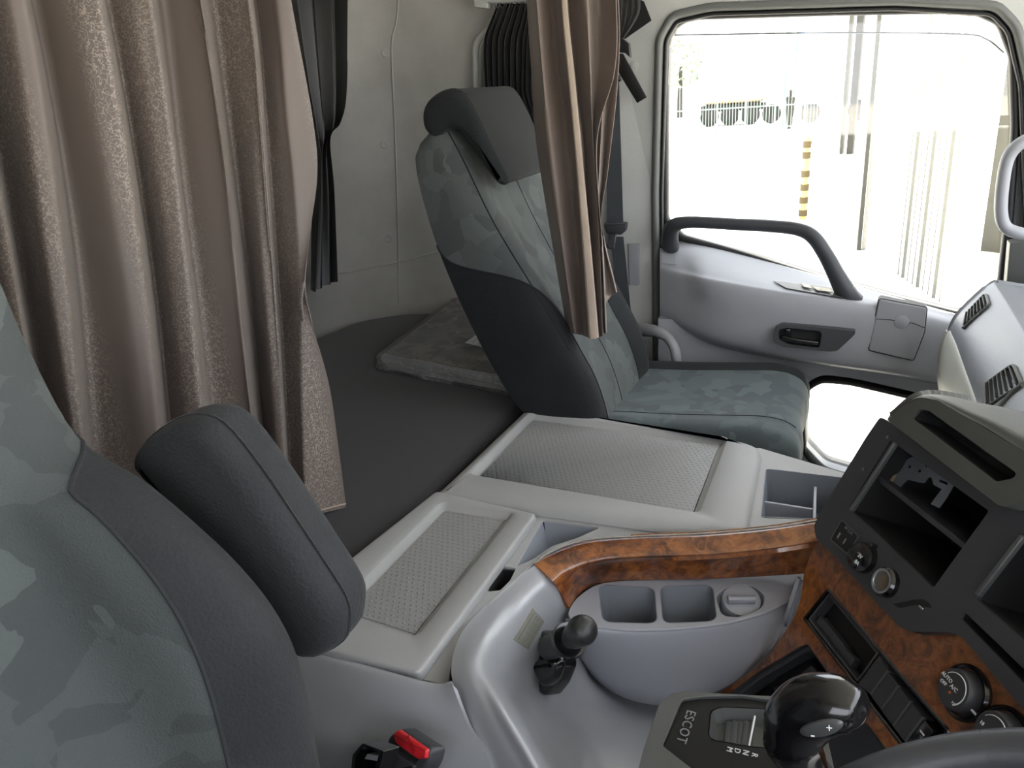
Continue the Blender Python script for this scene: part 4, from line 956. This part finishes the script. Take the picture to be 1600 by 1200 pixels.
# shelf across the big opening, pocket, bracket, foam
sh = [PX(1370, 748, -.01), PX(1497, 848, -.01)]
A_ = Vector(PAN.px(1368, 746)); B_ = Vector(PAN.px(1502, 852)); n2 = Vector((-(B_ - A_).y, (B_ - A_).x)).normalized() * .0035
obj('shelf', prism(PAN, [tuple(A_ - n2), tuple(B_ - n2), tuple(B_ + n2), tuple(A_ + n2)], -.004, -.14, .001), m_black, sur)
PBk = Fr(PAN.w((0, 0), -.026), PAN.a, PAN.b)
br = [(450, 745), (480, 690), (520, 640), (560, 570), (590, 550), (640, 540), (700, 560), (760, 610), (810, 660), (860, 700), (920, 745), (860, 850), (800, 930), (740, 900), (790, 830), (822, 790), (760, 755), (745, 700), (720, 700), (690, 742), (640, 735), (565, 715), (530, 750), (500, 800)]
br = PBk.pxs([(1300 + x / 4.8, 600 + y / 4.8) for x, y in br])
hl = [[(1300 + (x + 12 * cos(a)) / 4.8, 600 + (y + 13 * sin(a)) / 4.8) for a in [2 * pi * i / 10 for i in range(10)]] for x, y in ((580, 620), (655, 652), (705, 612), (765, 632))]
sl2 = [(1300 + x / 4.8, 600 + y / 4.8) for x, y in ((805, 715), (870, 740), (862, 758), (800, 730))]
brk = obj('steel_bracket', plate(PBk, br, [PBk.pxs(h_) for h_ in hl] + [PBk.pxs(sl2)], .0, -.0015), m_steel, sur, label='zinc mounting bracket inside empty opening')
obj('foam_strip', tube([PBk.w(PBk.px(1300 + x / 4.8, 600 + y / 4.8), .002) for x, y in ((445, 740), (470, 670), (510, 600), (560, 540))], [.004, .0055, .005, .003], 8), m_foam, sur)
def strip(pa, pb, w, d, mat, name, par, dt=.004):
    A, B = Vector(PAN.px(*pa, d)), Vector(PAN.px(*pb, d)); e = (B - A).normalized(); m_ = Vector((-e.y, e.x)) * w / 2
    return obj(name, prism(PAN, rp([tuple(A - m_), tuple(B - m_), tuple(B + m_), tuple(A + m_)], w * .4, 3), d + dt, d - .003, .0012), mat, par)
strip((1400, 692), (1331, 798), .0055, .014, m_bezel, 'silver_strip', sur)
strip((1600, 838), (1529, 930), .0060, .014, m_bezel, 'silver_strip', sur)
D_ = .0125
for (x, y) in ((1385, 685), (1347, 735)):
    text('^', PX(x, y, D_), PAN.a, PAN.b, .012, m_grey_print, sur, name='moulded_mark')
# usb, sockets
ub = rp(PAN.pxs([(1316, 812), (1342, 838), (1324, 866), (1298, 843)], D_), .004, 4)
us_ = obj('usb_socket', join(ring(PAN, ub, .0012, D_ + .0015, D_ - .002, .0004)), m_bezel, sur)
obj('socket_face', prism(PAN, off2(ccw(ub), -.001), D_ + .0004, D_ - .002), m_blackg, us_)
for (x, y) in ((1311, 838), (1320, 847)):
    c_ = PAN.px(x, y, D_)
    obj('usb_port', fbox(PAN, c_, .006, .013, D_ + .001, D_ - .001, .0008), m_void, us_)
    obj('usb_contact', fbox(PAN, (c_[0], c_[1] + .001), .0028, .008, D_ + .0016, D_, .0004), m_hem, us_)
text('5V 2.1A', PX(1326, 829, D_ + .0006), PAN.a, PAN.b, .0058, m_grey_print, us_)
N_ = PAN.n
sc_ = obj('power_socket_cap', lathe(PX(1352, 872, D_), N_ + PAN.a * .25, [(.020, -.004), (.020, .006), (.018, .012), (.012, .015), (.001, .016)], 32), m_blackg, sur)
obj('cap_hinge', fbox(PAN, PAN.px(1366, 857, D_), .006, .012, D_ + .010, D_ - .002, .002), m_blackg, sc_)
for s_, x, y in (('12V', 1343, 868), ('10A', 1338, 878)): text(s_, hit(x, y, sc_, lift=.0006), PAN.a, PAN.b, .0072, m_white, sc_)
lc = PX(1387, 911, D_)
ls_ = obj('lighter_socket', lathe(lc, N_, [(.0185, -.003), (.0185, .006), (.016, .009), (.0135, .009), (.0125, .004), (.0125, -.003)], 32), m_blackg, sur)
obj('socket_ring', lathe(lc, N_, [(.0155, -.004), (.0155, .0105), (.0128, .0105), (.0118, .008), (.0118, -.002)], 32), m_chrome, ls_)
obj('socket_core', lathe(lc, N_, [(.0117, -.001), (.0117, .0005), (.001, .0005)], 24), m_foam, ls_)
obj('card_slot', prism(PAN, rp(PAN.pxs([(1396, 944), (1428, 937), (1442, 936), (1452, 942), (1456, 950), (1445, 948), (1430, 945), (1405, 950)], D_), .002, 3), D_ + .0006, D_ - .003), m_void, sur)
obj('slot_clip', fbox(PAN, PAN.px(1441, 950, D_), .008, .003, D_ + .003, D_, .001), m_chrome, sur)
# hood over the radio
hd = thing('dash_hood', 'dark grey padded hood with long slot above radio', 'dashboard cover', PX(1500, 660, 0))
ho = PAN.pxs([(1387, 657), (1405, 637), (1440, 621), (1465, 625), (1600, 706), (1700, 765), (1720, 790), (1640, 775), (1600, 782), (1574, 792), (1560, 790)], .03)
hs = rp(PAN.pxs([(1424, 653), (1436, 640), (1450, 641), (1588, 739), (1584, 747), (1560, 752), (1556, 752)], .03), .003, 3)
hp_ = obj('hood_face', plate(PAN, rp(ho, .004, 3), [hs], .03, .0), m_hood, hd, bevel=.005, seg=3)
obj('hood_slot', well(PAN, hs, .026, -.01, .003), m_void, hp_)
rows = [[PX(1390, 655, .028), PX(1440, 621, .030), PX(1520, 657, .030), PX(1600, 705, .030), PX(1700, 765, .030)],
        [PX(1393, 651, .020), PX(1446, 617, .018), PX(1530, 645, .018), PX(1604, 680, .018), PX(1710, 735, .018)],
        [PX(1396, 650, -.02), PX(1455, 617, -.04), PX(1540, 634, -.05), PX(1606, 655, -.05), PX(1720, 690, -.05)],
        [PX(1390, 660, -.10), PX(1462, 622, -.13), PX(1545, 632, -.15), PX(1610, 645, -.15), PX(1740, 670, -.15)]]
obj('hood_top', patch(rows, 40, 20, .006), m_hood, hd, sharp=60)
# wood face with switch bank, dials and cubby
wd = -.004
sb = rp(PAN.pxs([(1294, 920), (1256, 967), (1434, 1198), (1484, 1142)], wd), .003, 3)
cb = rp(PAN.pxs([(1262, 1006), (1250, 1010), (1180, 1052), (1128, 1092), (1160, 1260), (1450, 1260), (1400, 1190), (1300, 1058)], wd), .006, 3)
wo = PAN.pxs([(1296, 812), (1268, 862), (1256, 896), (1250, 940), (1238, 970), (1205, 1020), (1170, 1052), (1122, 1084), (1100, 1100), (1100, 1290), (1560, 1290), (1760, 1290), (1760, 1180), (1590, 1080), (1500, 980), (1420, 970), (1300, 835)], wd)
wp = obj('wood_panel', plate(PAN, rp(wo, .006, 3), [sb, cb], wd, -.03), m_wood, cs, bevel=.003)
obj('panel_backing', prism(PAN, off2(ccw(rp(wo, .006, 3)), -.004), -.19, -.195), m_void, cs)
cub = obj('lower_cubby', well(PAN, cb, wd - .001, -.07, .004), m_black, cs)
obj('cubby_lip', ring(PAN, off2(ccw(cb), -.003), .008, wd - .006, -.03, .002), m_black, cub)
obj('cubby_box', prism(PAN, rp(PAN.pxs([(1238, 1030), (1262, 1022), (1300, 1080), (1268, 1120), (1215, 1085), (1202, 1072)], -.03), .006, 3), -.028, -.06, .004), m_blackg, cub)
obj('cubby_box', prism(PAN, rp(PAN.pxs([(1206, 1066), (1222, 1060), (1236, 1110), (1170, 1110), (1165, 1095)], -.03), .006, 3), -.032, -.06, .004), m_blackg, cub)
bank = obj('switch_bank', join(ring(PAN, off2(ccw(sb), -.001), .005, wd + .002, -.03, .0015)), m_blackg, cs)
obj('bank_floor', prism(PAN, off2(ccw(sb), -.002), -.022, -.028), m_void, bank)
cw = rp(PAN.pxs([(1295, 927), (1263, 968), (1340, 1066), (1372, 1020)], wd), .003, 3)
obj('empty_slot_lip', ring(PAN, off2(ccw(cw), -.001), .003, wd + .001, -.02, .001), m_black, bank)
obj('empty_slot_bar', prism(PAN, rp(PAN.pxs([(1282, 962), (1274, 972), (1328, 1042), (1336, 1030), (1322, 1018), (1318, 1008)], wd - .004), .002, 3), wd - .004, -.02, .001), m_black, bank)
ln = [((1376, 1022), (1340, 1070)), ((1390, 1049), (1360, 1087)), ((1407, 1072), (1377, 1111)), ((1427, 1096), (1395, 1136)), ((1446, 1121), (1414, 1161)), ((1462, 1143), (1430, 1183))]
for k in range(5):
    (a, b), (c, d) = ln[k], ln[k + 1]
    q_ = [Vector(PAN.px(*p_, wd)) for p_ in (a, b, d, c)]; ctr = sum(q_, Vector((0, 0))) / 4
    q_ = [tuple(ctr + (p_ - ctr) * .93) for p_ in q_]
    nm = obj('blank_switch' if k < 4 else 'light_switch', prism(PAN, rp(q_, .002, 3), wd + .002, -.02, .0012), m_black if k < 4 else m_blackg, bank)
    if k < 4: strip((c[0] - 2, c[1] - 1), (d[0] + 1, d[1] - 2), .0022, wd + .002, m_bezel, 'switch_edge', nm, .002)
    else:
        obj('switch_lamp', fbox(PAN, PAN.px(1443, 1146, wd), .008, .0025, wd + .0026, wd, .0006), m_white, nm)
        text('*', PX(1437, 1156, wd + .0022), PAN.a, PAN.b, .014, m_grey_print, nm)
def dial(x, y, big):
    c_ = PX(x, y, wd); rt = cs
    d_ = obj('dial_base', lathe(c_, N_, [(.030, -.01), (.030, .004), (.0275, .007), (.025, .006), (.0245, -.002)], 40), m_blackg, rt)
    ax_ = (N_ * 1 + PAN.a * -.05).normalized()
    kn_ = obj('dial_knob', lathe(c_, ax_, [(.0235, -.002), (.0225, .012), (.0215, .017), (.020, .0185), (.001, .0185)], 40), m_black, d_)
    o_ = c_ + ax_ * .019; arc = [o_ + PAN.a * cos(q_) * .0165 + PAN.b * sin(q_) * .0165 for q_ in [radians(150 - 200 * i / 20) for i in range(21)]]
    obj('dial_arc', tube(arc, [.0004, .0010], 6, smooth=False), m_white, kn_)
    return kn_, o_
k1, o1 = dial(1511, 1083, 1)
text('AUTO', o1 - PAN.a * .0125 + PAN.b * .004, PAN.a, PAN.b, .0058, m_white, k1); text('OFF', o1 - PAN.a * .0125 - PAN.b * .003, PAN.a, PAN.b, .0052, m_white, k1)
text('A/C', o1 + PAN.a * .001 + PAN.b * .001, PAN.a, PAN.b, .0062, m_white, k1)
obj('indicator_lamp', lathe(o1 - PAN.b * .0055, N_, [(.0014, 0), (.0014, .0006), (.0005, .0008)], 10), m_orange, k1)
text('HI', o1 + PAN.a * .010 - PAN.b * .011, PAN.a, PAN.b, .0045, m_white, k1)
obj('dial_pointer', tube([o1 + PAN.a * .020 - PAN.b * .004 - N_ * .008, o1 + PAN.a * .027 - PAN.b * .007 - N_ * .013], .0013, 6, smooth=False), m_white, k1)
k2, o2 = dial(1572, 1152, 1)
text('18', o2 - PAN.a * .0125, PAN.a, PAN.b, .005, m_white, k2); text('25', o2 + PAN.a * .010 + PAN.b * .006, PAN.a, PAN.b, .005, m_white, k2); text('C', o2, PAN.a, PAN.b, .007, m_white, k2)
obj('stack_body', prism(PAN, off2(ccw(rp(so, .006, 3)), -.008), -.162, -.34), m_black, cs)
# ------------------------------------------------------------------ steering wheel
t = thing('steering_wheel', 'dark grey steering wheel rim in the bottom right corner', 'steering wheel', (.14, .36, -.6))
wc = V(.14, .36, -.53); wn_ = V(-.42, 0, .907).normalized(); wa = V(0, 1, 0); wb_ = wn_.cross(wa).normalized(); WR = .22
rim = [wc + wa * cos(q_) * WR + wb_ * sin(q_) * WR for q_ in [2 * pi * i / 96 for i in range(97)]]
obj('rim', tube(rim, .0175, 20, smooth=False, up=None), m_black, t, sharp=80)
obj('hub', lathe(wc - wn_ * .03, wn_, [(.07, -.02), (.075, .0), (.065, .02), (.001, .024)], 32), m_black, t)
for a_ in (0.15, pi - .15, -pi / 2):
    q_ = wa * cos(a_) + wb_ * sin(a_)
    obj('spoke', tube([wc - wn_ * .03 + q_ * .05, wc - wn_ * .02 + q_ * .14, wc + q_ * .218], [.024, .016, .014], 10, flat=.5, up=wn_), m_bezel, t)
obj('column', tube([wc - wn_ * .04, wc - wn_ * .40], .035, 16, smooth=False), m_black, t)
# ------------------------------------------------------------------ passenger dashboard
t = thing('passenger_dashboard', 'silver grey passenger side dashboard with two slatted air vents', 'dashboard', (.5, 1.6, FZ)); pd = t
e0 = [P(x, y, y=1.93) for x, y in ((1640, 448), (1602, 449), (1562, 443), (1548, 444), (1520, 468), (1497, 492), (1486, 512), (1484, 530), (1490, 560), (1496, 600))]
def sec(y): return [V(p.x, y, p.z) for p in e0]
e1 = [V(.75, 0, e0[0].z)] + e0
rows = []
for i, y in enumerate((1.945, 1.93, 1.80, 1.55, 1.30, 1.05, .95)):
    k = [0.02, 0, 0, 0, 0, 0, 0][i]
    rows.append([V(p.x + k, y, p.z - k * .5) for p in e1])
db = obj('dash_body', patch(rows, 60, 40, .006), m_dash, t, sharp=45)
lp_ = [P(x, y, y=1.93) for x, y in ((1490, 512), (1480, 520), (1472, 545), (1468, 575), (1472, 615), (1480, 660))]
rows = [[V(p.x + (.015 if y > 1.93 else 0), y, p.z) for p in [V(.27, 0, lp_[0].z)] + lp_] for y in (1.945, 1.93, 1.75, 1.5, 1.25, 1.05)]
obj('lower_pad', patch(rows, 24, 24, .006), m_cream, t, sharp=50, label='pale lower pad along the dashboard end')
obj('dash_end', prism(Fr((0, 1.93, 0), (-1, 0, 0), (0, 0, 1)), [(-p.x, p.z) for p in ([V(.75, 0, e0[0].z)] + e0[:6] + lp_[1:] + [V(.75, 0, -.8)])], 0, -.01), m_dash, t)
def vent(quad, ns, name_lbl):
    a, b, c, d = [hit(x, y, db, lift=0) for x, y in quad]
    o_ = (a + b + c + d) / 4; ax_ = ((b - a) + (c - d)).normalized(); up_ = ((a - d) + (b - c)).normalized()
    F_ = Fr(o_, ax_, up_)
    if F_.n.dot(o_) > 0: F_ = Fr(o_, up_, ax_)
    q_ = ccw(rp([((p - o_).dot(F_.a), (p - o_).dot(F_.b)) for p in (a, b, c, d)], .012, 4))
    v_ = obj('air_vent', ring(F_, q_, .006, .006, -.004, .002), m_hood, pd, label=name_lbl)
    obj('vent_back', prism(F_, q_, .001, -.002), m_void, v_)
    # slats follow the long side of the opening
    P0_, P1_, P2_, P3_ = a, b, c, d
    for k in range(ns):
        f = (k + .7) / (ns + .4); s0_ = P0_.lerp(P1_, f); s1_ = P3_.lerp(P2_, f)
        obj('vent_slat', tube([s0_.lerp(s1_, .06) + F_.n * .003, s0_.lerp(s1_, .94) + F_.n * .003], .0065, 6, flat=.16, up=ax_, smooth=False), m_hood, v_)
vent([(1506, 516), (1547, 478), (1542, 460), (1511, 492)], 7, 'far air vent near the window')
vent([(1542, 640), (1599, 602), (1586, 571), (1541, 602)], 7, 'near air vent beside the hood')
obj('vent_bezel', tube([hit(x, y, db, lift=.001) for x, y in ((1560, 640), (1572, 625), (1585, 612), (1598, 603))], .004, 8), m_hood, pd)
# A pillar trim above the dash
ap_ = Fr((0, 2.10, 0), (1, 0, 0), (0, 0, 1))
obj('trim_2', prism(ap_, ap_.pxs([(1578, 380), (1600, 376), (1700, 376), (1700, 452), (1572, 448)]), .0, -.045, .004), m_hood, kind='structure')
#@@OUT
# ------------------------------------------------------------------ outside
GZ_ = -2.5
def yard(x0, y0, x1, y1, name, z=GZ_):
    return obj(name, box((x0, y0, z - .1), (x1, y1, z)), m_ground, kind='structure')
yard(-70, -60, 70, 110, 'ground')
def wallbox(a, b, h, t_, z=GZ_):
    a, b = Vector((*a, 0)), Vector((*b, 0)); d = (b - a).normalized(); n_ = Vector((-d.y, d.x, 0)) * t_
    return loft([[Vector((p.x, p.y, z_)) for p in (a, b, b + n_, a + n_)] for z_ in (z, z + h)], True, True)
t = thing('warehouse', 'white corrugated warehouse wall standing right outside the window', 'building', (1.0, 14, GZ_))
def ribbed(a, b, h, pitch, dep):
    a, b = Vector((*a, 0)), Vector((*b, 0)); L = (b - a).length; d = (b - a) / L; n_ = Vector((d.y, -d.x, 0)); k = int(L / pitch); pts = []
    if n_.y > 0: n_ = -n_
    for i in range(k):
        for f, o_ in ((0, 0), (.35, 0), (.5, 1), (.85, 1)): pts.append(a + d * (i + f) * pitch + n_ * dep * o_)
    pts.append(a + d * k * pitch); back = [pts[-1] - n_ * .3, pts[0] - n_ * .3]; pts = pts + back
    return loft([[Vector((p.x, p.y, z_)) for p in pts] for z_ in (GZ_, GZ_ + h)], True, True)
A1 = P(1352, 392, z=GZ_); B1 = P(1484, 478, z=GZ_)
obj('ribbed_cladding', ribbed((A1.x, A1.y), (B1.x, B1.y), 7.5, .24, .04), m_bwall, t, sharp=20)
for k in range(9):
    q_ = A1.lerp(B1, .50 + .055 * k); q_ = q_ - Vector(((B1 - A1).y, -(B1 - A1).x, 0)).normalized() * -.0
    n_ = Vector(((B1 - A1).y, -(B1 - A1).x, 0)).normalized(); n_ = -n_ if n_.y > 0 else n_
    w_ = .006 + .012 * (k % 3 == 1)
    obj('rib_shade_strip', box((q_.x + n_.x * .043 - w_, q_.y + n_.y * .043 - .004, GZ_), (q_.x + n_.x * .043 + w_, q_.y + n_.y * .043 + .004, GZ_ + 7.4)), m_rib_shade, t)  # thin dark strips added to paint the shade lines between the white ribs
A2 = P(1350, 242, z=GZ_); 
obj('side_wall', wallbox((A2.x + .1, A2.y), (A1.x + .25, A1.y + .2), 7.5, -.3), m_bwall, t)
for (x0, x1, yb, m_) in ((1322, 1332, 241, m_dark), (1311, 1316, 241, m_bgrey), (1339, 1345, 391, m_bgrey), (1352, 1354, 391, m_dark)):
    a, b = P(x0, yb, z=GZ_), P(x1, yb, z=GZ_); obj('door_post', wallbox((a.x, a.y), (b.x, b.y), 7.2, .12), m_, t)
a, b = P(1475, 385, z=GZ_), P(1640, 405, z=GZ_)
ww = obj('far_wall', wallbox((a.x, a.y), (b.x, b.y), 7.0, .3), m_bgrey, t)  # greyer wall standing in shadow, the shadow put into its dark grey
t = thing('striped_post', 'thin yellow post with black bands standing in the yard', 'post', P(1253, 340, z=GZ_))
pb = P(1254, 342, z=GZ_)
import bisect
def ztop(px, py, b): d = ray(px, py); k = b.y / d.y; return d.z * k
zt = ztop(1268, 200, pb)
obj('post_body', lathe(pb, (0, 0, 1), [(.055, 0), (.055, zt - GZ_), (.01, zt - GZ_ + .03)], 14), m_yel, t)
for y in (226, 243, 272, 293, 313, 333):
    z_ = ztop(1260, y, pb); obj('black_band', lathe((pb.x, pb.y, z_ - .05), (0, 0, 1), [(.05, 0), (.075, 0), (.075, .11), (.05, .11)], 14), m_blk, t)
# fence far across the yard
fy = 40.0
t = thing('yard_fence', 'pale metal mesh fence across the far side of the yard', 'fence', (-7, fy, GZ_))
def FX(px, py): d = ray(px, py); k = fy / d.y; return d * k
xa, xb = FX(1035, 190).x, FX(1305, 190).x
for k in range(7):
    x = xa + (xb - xa) * k / 6; obj('fence_post', box((x - .04, fy - .04, GZ_), (x + .04, fy + .04, GZ_ + 2.3)), m_fence, t)
for z_ in (.15, 1.1, 2.2): obj('fence_rail', box((xa, fy - .02, GZ_ + z_), (xb, fy + .02, GZ_ + z_ + .06)), m_fence, t)
vv = [box((xa + i * .14, fy - .01, GZ_ + .1), (xa + i * .14 + .03, fy + .01, GZ_ + 2.2)) for i in range(int((xb - xa) / .14))]
o = obj('fence_bars', join(*vv), m_fence, t); o['kind'] = 'stuff'
def far(px, py, Y): d = ray(px, py); return d * (Y / d.y)
t = thing('tanker_trailer', 'tan tanker trailer parked behind the far fence', 'trailer', (far(1130, 170, 46).x, 46, GZ_))
c = far(1140, 160, 46); xl, xr = far(1085, 150, 46).x, far(1200, 150, 46).x
obj('tank', lathe((xl, 47, -.35), (1, 0, 0), [(.05, 0), (.8, .15), (1.05, .5), (1.05, xr - xl - .5), (.8, xr - xl - .1), (.05, xr - xl)], 28), m_tank, t)
obj('chassis', box((xl + .3, 46.4, -1.75), (xr - .2, 47.6, -1.4)), m_tyre, t)
for k in range(4):
    x = xl + .8 + k * 1.1; obj('wheel', lathe((x, 46.2, GZ_ + .5), (0, -1, 0), [(.1, -.3), (.5, -.3), (.5, 0), (.3, .02), (.1, .02)], 20), m_tyre, t)
t = thing('white_lorry', 'white lorry with blue front parked behind the far fence', 'lorry', (far(1275, 170, 45).x, 45, GZ_))
x0, x1 = far(1238, 150, 45).x, far(1318, 150, 45).x
obj('cab_body', box((x0 + .4, 45, GZ_ + .7), (x0 + 2.1, 47.4, far(1270, 122, 45).z)), m_truck, t, bevel=.12)
obj('cargo_body', box((x0 + 2.2, 45, GZ_ + .9), (x1 + 1.0, 47.4, far(1300, 128, 45).z)), m_truck, t, bevel=.05)
obj('windscreen', box((x0 + .6, 44.96, GZ_ + 1.7), (x0 + 1.5, 45.0, GZ_ + 2.5)), m_blue, t)
obj('wind_deflector', box((x0 + .5, 45.1, far(1270, 122, 45).z), (x0 + 1.9, 47, far(1270, 116, 45).z)), m_blue, t, bevel=.05)
for dx in (.9, 3.2, 4.2): obj('wheel', lathe((x0 + dx, 44.95, GZ_ + .5), (0, -1, 0), [(.1, -.3), (.5, -.3), (.5, 0), (.3, .02), (.1, .02)], 20), m_tyre, t)
p = far(1236, 190, 42)
t = thing('standing_person', 'person in dark clothes standing by the far fence', 'person', (p.x, 41, GZ_))
bx = p.x
prof = [((bx, 41, GZ_ + .0), .10, .09), ((bx, 41, GZ_ + .45), .14, .11), ((bx, 41, GZ_ + .85), .19, .14), ((bx, 41, GZ_ + 1.15), .18, .13), ((bx, 41, GZ_ + 1.40), .22, .13), ((bx, 41, GZ_ + 1.48), .08, .07), ((bx, 41, GZ_ + 1.54), .07, .07), ((bx, 41, GZ_ + 1.66), .10, .10), ((bx, 41, GZ_ + 1.76), .05, .06), ((bx, 41, GZ_ + 1.78), .005, .005)]
obj('body', loftball([(a_, c_, b_) for a_, b_, c_ in prof], 16, up=(0, 1, 0)), m_dark, t, sharp=80)
t = thing('utility_pole', 'tall grey utility pole rising beyond the yard fence', 'pole', (far(1230, 190, 42).x, 42, GZ_))
pp = far(1226, 190, 42)
obj('pole', tube([V(pp.x, 42, GZ_), V(pp.x, 42, 1.9)], [.16, .12], 12, smooth=False), m_fence, t)
obj('cross_arm', box((pp.x - 1.2, 41.95, .75), (pp.x + 2.6, 42.05, .87)), m_fence, t)
t = thing('blue_banner', 'narrow blue banner on a pole beyond the fence', 'banner', (far(1251, 90, 43).x, 43, GZ_))
bp_ = far(1251, 90, 43)
obj('pole', box((bp_.x - .25, 42.98, GZ_), (bp_.x - .2, 43.02, 2.0)), m_fence, t)
obj('banner_cloth', box((bp_.x - .2, 42.99, .55), (bp_.x + .15, 43.01, 1.9)), m_blue, t)
# tree far left
def tree(px, Y, r, lbl):
    p = far(px, 100, Y); tt = thing('leafy_tree', lbl, 'tree', (p.x, Y, GZ_)); rn = random.Random(int(px)); vs = []
    obj('trunk', tube([V(p.x, Y, GZ_), V(p.x + .1, Y, p.z)], [.25, .12], 8, smooth=False), m_dark, tt)
    for k in range(420):
        a_, b_ = rn.uniform(0, 2 * pi), rn.uniform(-1, 1); rr_ = r * rn.uniform(.5, 1); s = rn.uniform(.12, .3)
        c_ = V(p.x + rr_ * cos(a_) * math.sqrt(1 - b_ * b_) * 1.3, Y + rr_ * sin(a_) * math.sqrt(1 - b_ * b_), p.z + rr_ * b_)
        u_ = Vector((rn.uniform(-1, 1), rn.uniform(-1, 1), rn.uniform(-1, 1))).normalized(); w_ = u_.orthogonal().normalized()
        vs.append(([c_ - u_ * s, c_ + w_ * s * .5, c_ + u_ * s, c_ - w_ * s * .5], [[0, 1, 2, 3]]))
    o_ = obj('foliage', join(*vs), m_leaf, tt); o_['kind'] = 'stuff'
tree(1062, 60, 1.9, 'round leafy tree far behind the fence, left of tanker')
